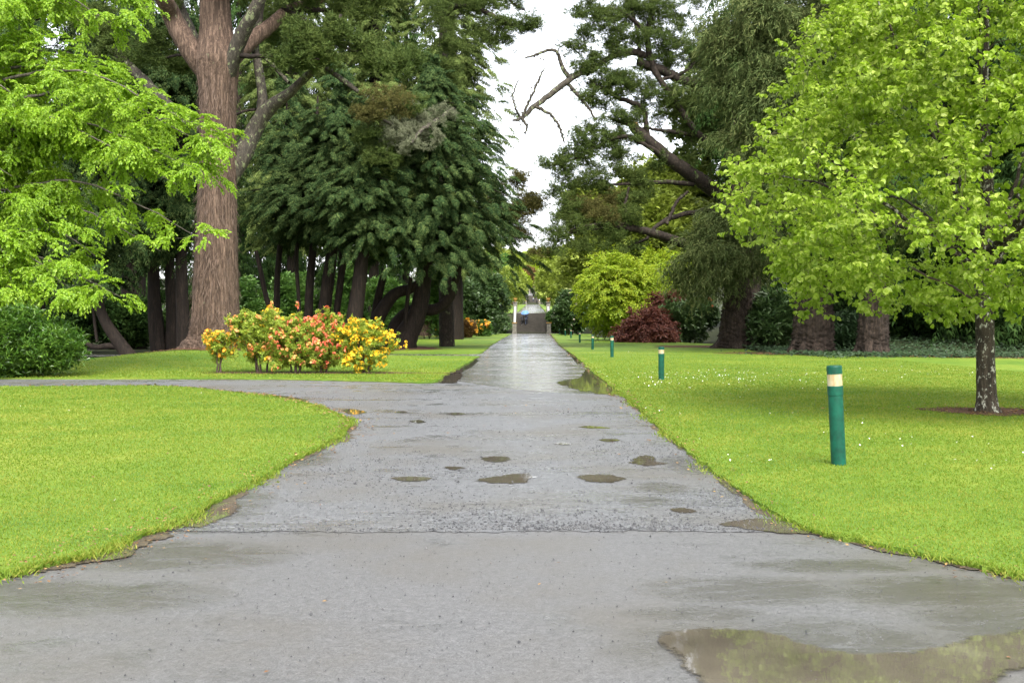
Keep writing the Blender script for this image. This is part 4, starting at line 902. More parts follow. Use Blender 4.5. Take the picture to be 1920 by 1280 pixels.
# ---------------------------------------------------------------- leaning pine on the right with the snapped limb
Zp = 66
rp_ = pine('leaning_pine', 'great dark pine with leaning limbs, one snapped off raw orange, right of the sky gap', (1392, 640), Zp,
     [(1398, 660, 60), (1400, 560, 52), (1404, 440, 48), (1412, 330, 42), (1424, 180, 32), (1440, 20, 22), (1455, -250, 8)],
     [[(1404, 430, 30), (1372, 385, 31, -.6), (1330, 350, 29, -1.2), (1275, 312, 26, -2), (1225, 272, 23, -2.4), (1190, 240, 19, -2.6), (1184, 233, 13, -2.6)], [(1194, 236, 11, -2.6), (1170, 230, 9, -3), (1145, 222, 5, -3.3), (1138, 218, 2, -3.3)],
      [(1410, 350, 20), (1372, 310, 16, -1), (1335, 275, 13, -1.6), (1300, 240, 12, -2), (1265, 190, 11, -2.4), (1238, 150, 11, -2.6), (1222, 118, 13, -2.6), (1214, 70, 11, -2.6), (1222, 25, 10, -2.4), (1240, -30, 8, -2), (1260, -120, 5, -2)],
      [(1425, 190, 26), (1380, 172, 24, -.6), (1335, 163, 21, -1.2), (1285, 152, 18, -1.8), (1235, 130, 18, -2.3), (1196, 116, 16, -2.7)], [(1210, 104, 13, -2.6), (1185, 98, 14, -2.8), (1150, 105, 11, -3.2), (1120, 124, 9, -3.5), (1100, 142, 6, -3.7)],
      ([(1118, 128, 8, -3.5), (1090, 136, 8, -3.8), (1068, 150, 9, -4), (1030, 178, 8, -4.3), (1000, 202, 7, -4.6), (977, 222, 5, -4.8), (960, 226, 2.5, -5)], B_LICH), ([(1070, 148, 7, -4), (1056, 130, 6, -4.2), (1050, 112, 5, -4.3), (1044, 98, 4.5, -4.4), (1030, 94, 4, -4.5), (1008, 102, 3.5, -4.6), (984, 109, 2, -4.8)], B_LICH),
      ([(1004, 200, 5, -4.6), (1030, 214, 4, -4.6), (1046, 232, 3.4, -4.6), (1054, 252, 3, -4.6), (1058, 268, 2, -4.6)], B_LICH), ([(980, 218, 4, -4.8), (992, 190, 3.4, -4.9), (1008, 155, 3, -5), (1020, 128, 1.5, -5)], B_LICH), ([(976, 222, 4, -4.8), (968, 205, 3, -5), (962, 180, 2.4, -5), (972, 150, 1.4, -5.2)], B_LICH), ([(978, 222, 4, -4.8), (988, 238, 3, -5), (984, 252, 1.5, -5)], B_LICH), ([(1064, 156, 5, -4), (1080, 175, 5, -4), (1100, 198, 4, -4), (1116, 225, 2.4, -4)], B_LICH),
      [(1215, 262, 9, -2.4), (1212, 235, 10, -2.4), (1206, 205, 10, -2.6), (1185, 192, 9, -2.8), (1160, 184, 8, -3), (1132, 168, 6, -3.3), (1106, 150, 4, -3.6)], [(1405, 345, 12), (1340, 268, 9, -1), (1290, 252, 9, -1.6), (1245, 245, 7, -2), (1205, 240, 4, -2.4)],
      [(1410, 480, 26), (1360, 470, 23, -1.5), (1290, 458, 19, -3), (1240, 442, 17, -4), (1195, 430, 14, -4.6), (1140, 425, 10, -5), (1090, 432, 7, -5.4), (1045, 446, 4, -5.6)], [(1195, 430, 9, -4.6), (1160, 418, 8, -5), (1120, 420, 6, -5.4), (1070, 430, 3, -5.8)], [(1190, 432, 9, -4.6), (1178, 410, 8, -4.6), (1172, 385, 6, -4.6), (1180, 350, 4, -4.6)],
      [(1400, 410, 14), (1340, 395, 11, -1), (1270, 405, 9, -2), (1230, 425, 8, -3), (1215, 445, 6, -3.6), (1180, 462, 4, -4)], [(1300, 345, 10, -1.6), (1240, 342, 8, -2.6), (1180, 345, 6, -3.2), (1120, 348, 4, -3.6), (1080, 350, 2.5, -4)], [(1270, 310, 9, -2), (1215, 275, 8, -3), (1170, 255, 8, -3.4), (1120, 275, 7, -3.8), (1085, 295, 5, -4), (1040, 310, 3, -4.2)],
      [(1250, 420, 7, -3.6), (1268, 380, 6, -3), (1290, 360, 5, -2.5)], [(1218, 70, 8, -2.6), (1190, 40, 8, -3), (1160, 20, 6, -3.4), (1120, 15, 4, -3.7), (1090, 25, 2, -4)], [(1240, 150, 7, -2.4), (1290, 130, 6, -2), (1330, 80, 5, -1.5), (1340, 30, 3, -1)], [(1200, 110, 8, -2.6), (1195, 60, 7, -2.8), (1185, 20, 6, -3), (1180, -30, 4, -3)]],
     [(1105, 20, 30, -4, 16), (1140, 40, 34, -3.6, 18), (1100, 60, 26, -4, 10), (1180, 15, 36, -3, 18), (1230, 20, 40, -2.4, 18), (1290, 30, 40, -2, 16), (1150, 90, 28, -3.4, 12), (1120, 110, 24, -3.6, 12), (1200, 70, 30, -3, 14), (1260, 80, 36, -2.4, 16), (1085, 130, 16, -4, 7), (1130, 150, 30, -3.4, 16), (1165, 160, 34, -3, 16), (1210, 165, 30, -2.6, 12), (1100, 180, 18, -3.8, 8), (1250, 180, 30, -2.4, 10), (1290, 200, 34, -2, 12), (1320, 120, 44, -1.6, 16), (1360, 80, 50, -1, 16), (1340, 230, 36, -1, 10),
      (1160, 215, 24, -3.2, 8), (1190, 225, 22, -2.8, 6), (1130, 262, 28, -3.8, 14), (1095, 285, 24, -4, 14), (1060, 296, 20, -4.2, 10), (1030, 305, 16, -4.3, 6), (1150, 290, 26, -3.4, 10), (1175, 320, 28, -3, 14), (1200, 350, 26, -3, 12), (1120, 340, 26, -3.6, 12), (1085, 345, 24, -4, 10), (1050, 350, 20, -4.2, 8), (1150, 370, 28, -3.6, 10, 1), (1100, 385, 30, -4.6, 14, 1), (1060, 400, 26, -5, 12), (1042, 432, 20, -5.6, 8), (1080, 425, 26, -5.4, 14), (1130, 405, 28, -5, 14, 1), (1180, 400, 26, -4.8, 10), (1040, 465, 20, -5.6, 8), (1090, 460, 24, -5.4, 10), (1150, 450, 26, -4.8, 12), (1200, 468, 20, -4, 5), (1012, 472, 10, -5.8, 3, 1),
      (1350, 330, 40, -.6, 12), (1250, 120, 40, -1.5, 12), (1290, 90, 44, -1, 16), (1330, 200, 44, -1, 16), (1270, 180, 36, -1.5, 12), (1200, 30, 40, -2, 14), (1140, 190, 30, -3, 12), (1220, 130, 34, -2, 10), (1170, 270, 30, -3, 10), (1230, 200, 30, -2, 10), (1090, 260, 22, -4, 8), (1075, 90, 20, -4, 7), (1060, 320, 24, -4.4, 8), (1110, 230, 22, -3.6, 7), (1300, 160, 44, -1, 14), (1200, 200, 40, -2, 12), (1260, 230, 40, -1.5, 12), (1320, 260, 40, -1, 12), (1180, 140, 36, -2.5, 12), (1150, 60, 36, -3, 12), (1230, 70, 40, -2, 12), (1220, 300, 30, -2, 8), (1160, 250, 26, -3, 8), (1110, 330, 30, -4, 10), (1140, 430, 34, -4.6, 10), (1070, 380, 24, -5, 8), (1190, 375, 26, -4, 8), (1300, 300, 20, -1.6, 3), (1400, 260, 50, 0, 14), (1420, 140, 60, 0, 18), (1420, 0, 70, 0, 18), (1300, -40, 70, -1, 18), (1200, -50, 60, -2, 16), (1130, -40, 50, -3, 14), (1440, -100, 90, 0, 20)], 72, per=7, size=(.36, .68))
t_, sk_, rng_, base_ = rp_
a = Acc(); c0 = P(1192, 236, Zp - 2.65)
for k in range(16):
    e = c0 + np.array([-rng_.uniform(.1, .75), rng_.normal() * .12, rng_.uniform(-.05, .32)]); tube(a, [c0 + rng_.normal(size=3) * .1, (c0 + e) / 2, e], [.10, .07, .01], 5)
a.build('snapped_end', [B_SNAP], t_, base_)
a = Acc()   # dead twigs with cone stubs on the bare bough
for (px, py, dz, n) in [(1050, 170, -4.1, 5), (1000, 205, -4.6, 8), (1040, 100, -4.5, 7), (1050, 240, -4.6, 9), (970, 215, -4.9, 12), (1010, 150, -5, 8), (1090, 185, -4, 8), (975, 175, -5, 6), (1010, 103, -4.6, 5)]:
    for tg in fill_ball(rng_, px, py, 24, Zp + dz, n, .5): sk_.attach(a, tg, .1, 0, 4, 0, .03, .012, 8, .16)
n = 260; i = rng_.choice(np.where((sk_.P[:sk_.n, 0] < 5.0) & (sk_.P[:sk_.n, 2] > 8) & (sk_.R[:sk_.n] < .14) & (sk_.P[:sk_.n, 0] < 4.3))[0], n)
v, q = kites(sk_.P[i], rng_.normal(size=(n, 3)), rng_.normal(size=(n, 3)), rng_.uniform(.1, .22, n), .055); a.add(v, q)
a.build('twig_crown', [B_LICH], t_, base_)

# ---------------------------------------------------------------- redwood-like trees with weeping foliage on the right
def weeper(label, rows, Z, spots, seed, prof, nb, group, bark=None, flare=0):
    rng = np.random.default_rng(seed); x, y = P(rows[0][0], 640, Z)[:2]; base = (x, Z, ghf(x, Z)); t = thing('weeping_conifer', label, 'tree', base, group); a = Acc(); p, r_ = trunk_px(rows, Z)
    sk = Skel(rng); sk.limb(a, p, r_, 90, 56, 0, .3, .17)
    for k in range(flare):
        an = k / flare * 2 * PI + rng.uniform(-.3, .3); c = p[0]; d = np.array([math.cos(an), math.sin(an), 0]); r0 = r_[0]
        tube(a, catmull([c + d * r0 * .5 + [0, 0, .8], c + d * r0 * .85 + [0, 0, .28], c + d * r0 * 1.2 + [0, 0, .02], c + d * r0 * 1.6 + [0, 0, -.25]], 12), np.linspace(.28, .1, 12), 9, 0, .08, rng)
    a.build('trunk', [bark or B_RED], t, base, True); cr = Acc(); A = []; D = []
    for px, py, rp, dz, n in spots:
        for tg in fill_ball(rng, px, py, rp, Z + dz, n, .7):
            b = sk.attach(cr, tg, .3, -.3, 4, 0, .06, .012, 9, .05); T = norm(np.gradient(b, axis=0)); i0 = rng.integers(3, 9, 5)
            A.append(b[i0]); D.append(T[i0] * [1, 1, .3] + rng.normal(size=(5, 3)) * [.5, .5, .1])
    A = np.vstack(A); D = np.vstack(D); bake(cr, T_WEEP, A, D, rng.uniform(.8, 1.5, len(A)), rng, 1, .25)
    boughs(cr, rng, p, prof[0], prof[1], nb, 2.2, T_BOUGH_FAR, 2, -.3, .5, .2, 20)
    cr.build('crown', [bark or B_RED, L_WEEP, L_DARK], t, base)
weeper('broad fluted conifer trunk with hanging grey green curtains beside the red maple', [(1380, 656, 82), (1380, 640, 68), (1380, 610, 60), (1382, 570, 52), (1384, 520, 48), (1386, 400, 42), (1390, 100, 28), (1390, -200, 8)], 62,
       [(1350, 430, 40, -3, 16), (1400, 420, 40, -3, 14), (1320, 460, 34, -3, 14), (1300, 490, 30, -3, 12), (1370, 480, 44, -3.4, 18), (1430, 470, 40, -3.4, 14), (1340, 395, 30, -2.6, 8), (1280, 520, 26, -2.6, 8), (1340, 520, 30, -3, 10), (1300, 540, 24, -2.5, 6), (1420, 390, 36, -3, 10)], 81, ([11, 14, 20, 26], [2.5, 3.6, 3.2, .5]), 130, 'weeping conifers at the right wood edge', flare=9)
weeper('middle weeping conifer on the right, its ridged brown trunk showing under the lime tree', [(1522, 672, 92), (1523, 655, 78), (1524, 630, 70), (1525, 590, 68), (1526, 540, 62), (1528, 400, 54), (1530, 100, 36), (1530, -250, 8)], 50,
       [(1390, 30, 50, -2.5, 18), (1450, 40, 56, -3, 22), (1500, 60, 56, -3.4, 22), (1360, 80, 40, -2, 14), (1420, 120, 56, -3, 24), (1480, 140, 56, -3.4, 22), (1370, 170, 36, -2, 12), (1430, 200, 48, -3, 18), (1350, 130, 30, -2, 8), (1480, 220, 50, -3, 14), (1430, 260, 40, -2.6, 12), (1500, 280, 50, -3, 12), (1390, 240, 34, -2, 8), (1450, -20, 60, -3, 18), (1530, -10, 60, -3, 18), (1560, 100, 60, -3, 12), (1340, 60, 34, -1.6, 8), (1520, 400, 60, -2, 12), (1460, 340, 46, -2, 12)], 82, ([5, 8, 13, 20, 26], [2.4, 3.4, 3.6, 2.6, .5]), 220, 'weeping conifers at the right wood edge', flare=11)
weeper('weeping conifer with the straighter trunk, the one nearest the lichened lime trunk', [(1636, 674, 68), (1637, 655, 58), (1638, 620, 56), (1640, 560, 53), (1640, 400, 46), (1642, 100, 32), (1642, -250, 8)], 48,
       [(1600, 20, 60, -2, 14), (1660, 20, 60, -2, 14), (1600, 420, 60, -2, 12), (1690, 400, 60, -2, 12), (1640, 200, 70, -2, 14)], 83, ([4.6, 8, 13, 20, 26], [2.4, 3.6, 3.8, 2.8, .5]), 240, 'weeping conifers at the right wood edge', flare=8)
# snapped grey stub pointing left from the fluted trunk
# ---------------------------------------------------------------- backdrop trees: a shared dark evergreen, copied
def copy_thing(src, loc, rot, scale, label):
    o = src.copy(); COL.objects.link(o); o.location = loc; o.rotation_euler = (0, 0, rot); o.scale = scale; o['label'] = label
    for ch in list(src.children):
        c = ch.copy(); COL.objects.link(c); c.parent = o
        for g_ in ch.children: d = g_.copy(); COL.objects.link(d); d.parent = c
    return o
def backdrop_tree(seed, label, group, leaf, low, h, r, n):
    rng = np.random.default_rng(seed); t = thing('evergreen_tree', label, 'tree', (0, 0, 0), group); a = Acc(); p = np.array([[0, 0, -.5], [.1, 0, h * .5], [0, .1, h]]); tube(a, catmull(p, 14), np.linspace(.45, .06, 14), 8); a.build('trunk', [B_DARK], t)
    cr = Acc(); boughs(cr, rng, p, [low, low + h * .12, h * .5, h * .8, h], [r * .6, r, r * .95, r * .6, .3], n, 3.0, T_BOUGH_FAR, 1, -.2, .5, .25, 30); cr.build('crown', [B_DARK, leaf], t); return t
LW = 'dark evergreen deep in the left wood, seen only between the nearer trunks'
RW = 'dark evergreen deep in the right wood, seen only behind the lime and the weeping conifers'
eg = backdrop_tree(90, LW, 'evergreens deep in the left wood', L_DARK, 1.0, 32, 5.5, 520)
k = 0; rg = np.random.default_rng(91); first = True
for (px, Z) in [(60, 90), (170, 98), (270, 94), (370, 104), (450, 116), (640, 124), (760, 126), (-60, 86), (560, 122)]:
    x = (px - CX) / F * Z; sc = (rg.uniform(.9, 1.1),) * 3
    if px in (640, 760, 560, 450): sc = (1.3, 1.3, 1.75)
    if first: eg.location = (x, Z, ghf(x, Z)); eg.scale = sc; first = False
    else: copy_thing(eg, (x, Z, ghf(x, Z)), rg.uniform(0, 6), sc, LW)
er = backdrop_tree(92, RW, 'evergreens deep in the right wood', L_DARK, .6, 28, 5.2, 480); first = True
for (px, Z) in [(1500, 84), (1570, 74), (1650, 66), (1750, 62), (1860, 58), (1950, 54), (1420, 112), (2060, 52), (1700, 86), (1840, 80)]:
    x = (px - CX) / F * Z; sc = (rg.uniform(.9, 1.1),) * 3
    if first: er.location = (x, Z, ghf(x, Z)); er.scale = sc; first = False
    else: copy_thing(er, (x, Z, ghf(x, Z)), rg.uniform(0, 6), sc, RW)

# ---------------------------------------------------------------- generic leafy crowns: shrubs and broad trees
def leafy(name, label, cat, px, pbase, ptop, wpx, Z, leaf, seed, n=900, tm=T_SMALL, size=.5, lumps=12, stem=.08, group=None, flowers=None, fn=0, fsize=.12, squash=1.0, lean=0, bark=None, hollow=.35, low=.12, z_abs=None, stems=1):
    rng = np.random.default_rng(seed); x = (px - CX) / F * Z; zt = HC - (ptop - YH) / F * Z; zb = ghf(x, Z) if z_abs is None else z_abs
    H = zt - zb; Rr = wpx / 2 / F * Z; base = (x, Z, zb); t = thing(name, label, cat, base, group)
    a = Acc(); sk = Skel(rng)
    for s in range(stems):
        an = rng.uniform(0, 6.28); o = np.array([math.cos(an), math.sin(an), 0]) * Rr * (.12 if stems > 1 else 0)
        sk.limb(a, [np.array([x, Z, zb - .1]) + o, np.array([x, Z, zb + H * .35]) + o * 2.2, np.array([x + lean, Z, zb + H * .8]) + o * 3.2], [stem, stem * .7, stem * .2], 16, 7, 0, .1, 0, .01)
    a.build('trunk' if stems == 1 else 'stems_base', [bark or B_TWIG], t, base, True)
    cr = Acc(); pos = []; out = []
    cen = np.array([x + lean * .6, Z, zb + H * (.5 + low / 2)]); hz = H * (1 - low) / 2
    L = norm(rng.normal(size=(lumps, 3))) * rng.uniform(.45, .8, (lumps, 1))
    for l in L:
        c = cen + l * [Rr, Rr * squash, hz]; rr = rng.uniform(.32, .55)
        m = n // lumps; d = norm(rng.normal(size=(m, 3)) + [0, -.25, .25]); rad = (hollow + (1 - hollow) * rng.random((m, 1)) ** .5)
        pos.append(c + d * rad * rr * np.array([Rr, Rr * squash, hz])); out.append(d)
        sk.attach(cr, c, .2, .6, 4, 0, stem * .5, .012, 7, .05)
    pos = np.vstack(pos); out = np.vstack(out); ok = pos[:, 2] > zb + .03 * H; pos = pos[ok]; out = out[ok]
    bake(cr, tm, pos, out * [1, 1, .6] + rng.normal(size=pos.shape) * .3 + [0, 0, .1], size * rng.uniform(.7, 1.3, len(pos)), rng, 1, .4)
    cr.build('crown', [bark or B_TWIG, leaf], t, base)
    if flowers:
        i = rng.choice(len(pos), min(fn, len(pos)), False); fa = Acc(); bake(fa, T_TRUSS, pos[i] + out[i] * size * .5, out[i] + [0, -.2, .5], fsize * rng.uniform(.7, 1.2, len(i)), rng, 0, .3); fa.build('blossom', [flowers], t, base)
    return t
# laurel bush at the left edge
leafy('laurel_bush', 'glossy dark green laurel bush under the lime green boughs at the left edge', 'bush', 26, 705, 582, 215, 28.9, L_LAUR, 101, 5200, T_LAUREL, .25, 26, .05, hollow=.6, low=.0, stems=5)
# azaleas in front of the giant trunk
def azalea(label, px, ptop, wpx, Z, leaf, flower, nl, nf, seed, fl2=None, low=.28, legs=4):
    rng = np.random.default_rng(seed); x = (px - CX) / F * Z; zb = ghf(x, Z) + .03; zt = HC - (ptop - YH) / F * Z; H = zt - zb; Rr = wpx / 2 / F * Z; base = (x, Z, zb)
    t = thing('azalea_shrub', label, 'shrub', base, 'azaleas in front of the giant conifer' if Z < 40 else 'azaleas beyond the cross path'); sk = Skel(rng); a = Acc()
    for k in range(legs):
        an = rng.uniform(0, 6.28); o = np.array([math.cos(an) * Rr, math.sin(an) * Rr * .5, 0])
        sk.limb(a, [np.array([x, Z, zb - .08]) + o * .14, np.array([x, Z, zb + H * .3]) + o * .25, np.array([x, Z, zb + H * .7]) + o * .6], [.035, .022, .008], 12, 6, 0, .2, 0, .012)
    a.build('stem_cluster', [B_TWIG], t, base, True); cr = Acc(); A = []; D = []; tips = []; N = max(40, int(nl / 7))
    ph = rng.uniform(0, 6, 3)
    for i in range(N):
        d = norm(rng.normal(size=3) + [0, -.3, .2]); m = 1 + .20 * math.sin(4 * d[0] * 3 + ph[0]) + .16 * math.sin(d[2] * 9 + ph[1]) + .14 * rng.normal()
        tg = np.array([x, Z, zb + H * (low + (1 - low) / 2)]) + d * np.array([Rr, Rr * .6, H * (1 - low) / 2]) * m * rng.uniform(.45, 1) ** .5
        b = sk.attach(cr, tg, .5, .6, 4, 0, .012, .008, 7, .08); T = norm(np.gradient(b, axis=0)); i0 = rng.integers(3, 7, 7)
        A.append(b[i0] + rng.normal(size=(7, 3)) * .035); D.append(T[i0] + rng.normal(size=(7, 3)) * .7); tips.append((b[-1], T[-1]))
    A = np.vstack(A); D = np.vstack(D); k_ = Z / 31; bake(cr, T_SMALL, A, D, rng.uniform(.13, .24, len(A)) * k_, rng, 1, .4); cr.build('crown', [B_TWIG, leaf], t, base)
    for fm, share in ((flower, 1.0 if fl2 is None else .55), (fl2, .45)):
        if fm is None: continue
        i = rng.integers(0, len(tips), int(nf * share)); pp = np.array([tips[j][0] for j in i]) + rng.normal(size=(len(i), 3)) * [.06, .06, .05] * k_ + [0, -.02, .03]
        fa = Acc(); bake(fa, T_TRUSS, pp, norm(np.array([tips[j][1] for j in i]) + [0, -.4, .7]), rng.uniform(.075, .145, len(i)) * k_, rng, 0, .4); fa.build('blossom', [fm], t, base)
Za = 30.6
azalea('small straggly azalea with golden orange blooms, lowest and leftmost of its row', 408, 622, 62, Za, L_AZ, F_ORG, 200, 110, 111, None, .34, 3)
azalea('tall azalea with pale yellow and peach blooms close to the giant trunk', 492, 584, 128, Za + .2, L_AZ, F_PEA, 1400, 220, 112, F_YEL, .24, 4)
azalea('azalea densely covered in salmon and peach blooms in the middle of its row', 552, 604, 112, Za - .1, L_AZ, F_COR, 1200, 230, 113, F_PEA, .06, 5)
azalea('azalea crowned with strong coral red blooms left of the yellow one', 603, 595, 116, Za + .2, L_AZ, F_COR, 1400, 260, 114, F_COR, .10, 5)
azalea('azalea thick with bright yellow blooms at the right end of its row', 683, 600, 112, Za, L_AZ, F_YEL, 1000, 330, 115, None, .04, 5)
# azaleas beyond the cross path
Zf = 112
azalea('distant rounded azalea with sparse yellow blooms beside a pale trunk', 838, 598, 46, Zf, L_SHRUB, F_YEL, 500, 60, 121, F_PEA, .05, 4)
azalea('distant azalea with the tallest deep yellow trusses against dark leaves', 858, 588, 30, Zf + 4, L_SHRUB, F_ORG, 200, 45, 122, None, .4, 3)
azalea('distant low azalea with bronze green leaves left of the rhododendrons', 876, 606, 32, Zf - 2, L_BROWN, F_ORG, 380, 18, 123, None, .12, 4)
azalea('farthest small azalea with orange tips near the staircase bank', 902, 604, 34, Zf + 10, L_SHRUB, F_ORG, 380, 40, 124, F_PEA, .05, 4)
# red and yellow maples, rhododendrons and undergrowth on the right
leafy('yellow_maple', 'domed maple with yellow green leaves behind the bollard lamps', 'tree', 1160, 640, 486, 172, 90, L_GOLD, 131, 3400, T_HANG, .85, 26, .14, hollow=.5, low=.0, squash=.8, stems=4)
leafy('yellow_maple', 'golden topped maple arching over the red maple', 'tree', 1228, 640, 478, 120, 98, L_GOLD, 132, 1800, T_HANG, 1.0, 12, .14, hollow=.6, low=.5, squash=.8, group=None, stems=3)
leafy('red_maple', 'low weeping maple with wine red leaves on the right lawn edge', 'tree', 1208, 643, 598, 92, 82, L_RED, 133, 900, T_HANG, .95, 6, .08, hollow=.6, low=.0)
leafy('red_maple', 'taller russet red maple just right of the wine red weeping one', 'tree', 1250, 640, 560, 76, 86, L_RED, 134, 800, T_HANG, .95, 6, .08, hollow=.6, low=.3)
leafy('dark_shrub', 'dark leafy shrub with a few pink flowers right of the red maples', 'bush', 1300, 643, 560, 100, 84, L_RHOD, 135, 1100, T_SMALL, .7, 12, .08, hollow=.6, low=.0, flowers=F_COR, fn=12, fsize=.22, stems=3)
leafy('dark_shrub', 'gloomy shrub with dark twiggy top in front of the golden maple', 'bush', 1195, 638, 530, 110, 91, L_DARK, 136, 420, T_SMALL, 1.0, 6, .16, hollow=.3, low=.45)
leafy('rhododendron', 'large grey green rhododendron with white and pink flowers left of the yellow maple', 'bush', 1070, 628, 552, 62, 136, L_RHOD, 137, 1500, T_SMALL, 1.0, 14, .12, hollow=.6, low=.0, flowers=F_PNK, fn=70, fsize=.35, stems=3)
leafy('rhododendron', 'dark rhododendron in deep shade between fluted trunk and ridged trunk', 'bush', 1450, 655, 560, 110, 62, L_RHOD, 138, 1300, T_LAUREL, .7, 14, .08, hollow=.6, low=.0, stems=3)
leafy('rhododendron', 'small shaded rhododendron at the foot of the ridged trunk', 'bush', 1590, 668, 600, 70, 56, L_IVY, 139, 800, T_LAUREL, .55, 10, .06, hollow=.6, low=.0, stems=3)
leafy('rhododendron', 'shaded dark rhododendron seen behind the slim lime trunk', 'bush', 1800, 655, 560, 190, 58, L_DARK, 140, 1500, T_LAUREL, .8, 16, .08, hollow=.6, low=.0, stems=3)
leafy('rhododendron', 'shaded dark rhododendron right of the straighter weeping conifer trunk', 'bush', 1700, 655, 570, 130, 60, L_DARK, 141, 1200, T_LAUREL, .8, 14, .08, hollow=.6, low=.0, stems=3)
leafy('rhododendron', 'shaded dark rhododendron cut by the right edge of the photo', 'bush', 1910, 655, 560, 140, 56, L_DARK, 142, 1200, T_LAUREL, .8, 14, .08, hollow=.6, low=.0, stems=3)
# broad trees behind the right pines
leafy('broadleaf_tree', 'sunlit yellow green broadleaf tree showing behind the pine limbs', 'tree', 1260, 630, 325, 270, 112, L_LIME, 151, 3600, T_SMALL, 1.5, 22, .3, hollow=.5, low=.3)
leafy('broadleaf_tree', 'bright green broadleaf tree behind the lower pine boughs', 'tree', 1160, 630, 395, 190, 150, L_LIME, 152, 2600, T_SMALL, 1.7, 20, .3, hollow=.5, low=.15)
leafy('broadleaf_tree', 'light green tree with whitish blossom above the yellow maple', 'tree', 1105, 620, 470, 120, 175, L_LIME, 153, 2000, T_SMALL, 1.6, 16, .25, hollow=.5, low=.05, flowers=F_PNK, fn=60, fsize=.5)
leafy('broadleaf_tree', 'pale green tree right of the staircase above the flowering rhododendron', 'tree', 1056, 615, 490, 95, 205, L_LIME, 154, 2000, T_SMALL, 1.7, 16, .25, hollow=.5, low=.05)
leafy('broadleaf_tree', 'greyish olive tree at the top right behind the pine crowns', 'tree', 1400, 640, 60, 300, 105, L_CYP2, 155, 2200, T_SMALL, 1.8, 22, .4, hollow=.4, low=.5)
leafy('broadleaf_tree', 'dull green tree below the sky gap behind the lowest pine tufts', 'tree', 1120, 600, 350, 120, 150, L_LIME, 156, 900, T_SMALL, 1.6, 12, .3, hollow=.4, low=.5)
# left of the stairs
leafy('rhododendron', 'big mid green rhododendron bank left of the staircase', 'bush', 905, 627, 520, 110, 140, L_RHOD, 161, 2600, T_SMALL, 1.2, 20, .12, hollow=.6, low=.0, stems=4)
leafy('rhododendron', 'shaded rhododendron behind the distant azaleas', 'bush', 850, 627, 500, 110, 135, L_RHOD, 162, 2200, T_SMALL, 1.2, 18, .12, hollow=.6, low=.0, stems=4)
leafy('ivy_bank_shrub', 'low ivy green shrub on the bank touching the left stair pier', 'bush', 936, 625, 586, 36, 160, L_RHOD, 163, 900, T_SMALL, .9, 12, .06, hollow=.6, low=.0, stems=3)
leafy('ivy_bank_shrub', 'low ivy green shrub on the bank touching the right stair pier', 'bush', 1044, 624, 584, 32, 162, L_SHRUB, 164, 800, T_SMALL, .9, 10, .06, hollow=.6, low=.0, stems=3)
# undergrowth showing between the cypress trunks
for k, (px, w_, tp_, Z, lf, lab) in enumerate([(545, 70, 510, 84, L_SHRUB, 'leafy green undergrowth bush between the thin trunk and the slim straight trunk'), (650, 60, 495, 86, L_SHRUB, 'grey green undergrowth bush glimpsed between the stout trunk and the black one'), (720, 90, 520, 84, L_SHRUB, 'bright undergrowth bush glimpsed under the arching cypress stem'), (800, 80, 500, 100, L_SHRUB, 'dim undergrowth bush behind the swept up stems'), (480, 66, 520, 80, L_SHRUB, 'dark undergrowth bush right beside the giant trunk'), (240, 130, 560, 64, L_DARK, 'dim undergrowth bush behind the bowed trunk'), (350, 70, 560, 66, L_DARK, 'dim undergrowth bush hugging the left flank of the giant trunk'), (130, 120, 560, 56, L_DARK, 'dark undergrowth bush just behind the laurel')]):
    leafy('undergrowth_bush', lab, 'bush', px, 640, tp_, w_, Z, lf, 170 + k, 900, T_SMALL, .75, 12, .06, hollow=.5, low=.0, stems=3)
a = Acc(); # pale straight trunk beside the distant azaleas
t = thing('pine_tree', 'distant straight pale brown trunk just left of the far azaleas', 'tree', (P(797, 620, 100)[0], 100, 0)); p, r_ = trunk_px([(797, 630, 24), (797, 600, 18), (799, 500, 15), (800, 300, 12), (800, 100, 6)], 100); tube(a, catmull(p, 20), np.interp(np.linspace(0, 1, 20), np.linspace(0, 1, len(r_)), r_), 12, 0, .04, np.random.default_rng(3)); a.build('trunk', [B_BIG], t, tuple(t.location), True)
a = Acc(); boughs(a, np.random.default_rng(4), p, [9, 12, 18, 24], [2, 3.5, 3, .4], 150, 2.6, T_BOUGH_FAR, 0); a.build('crown', [L_DARK], t, tuple(t.location))
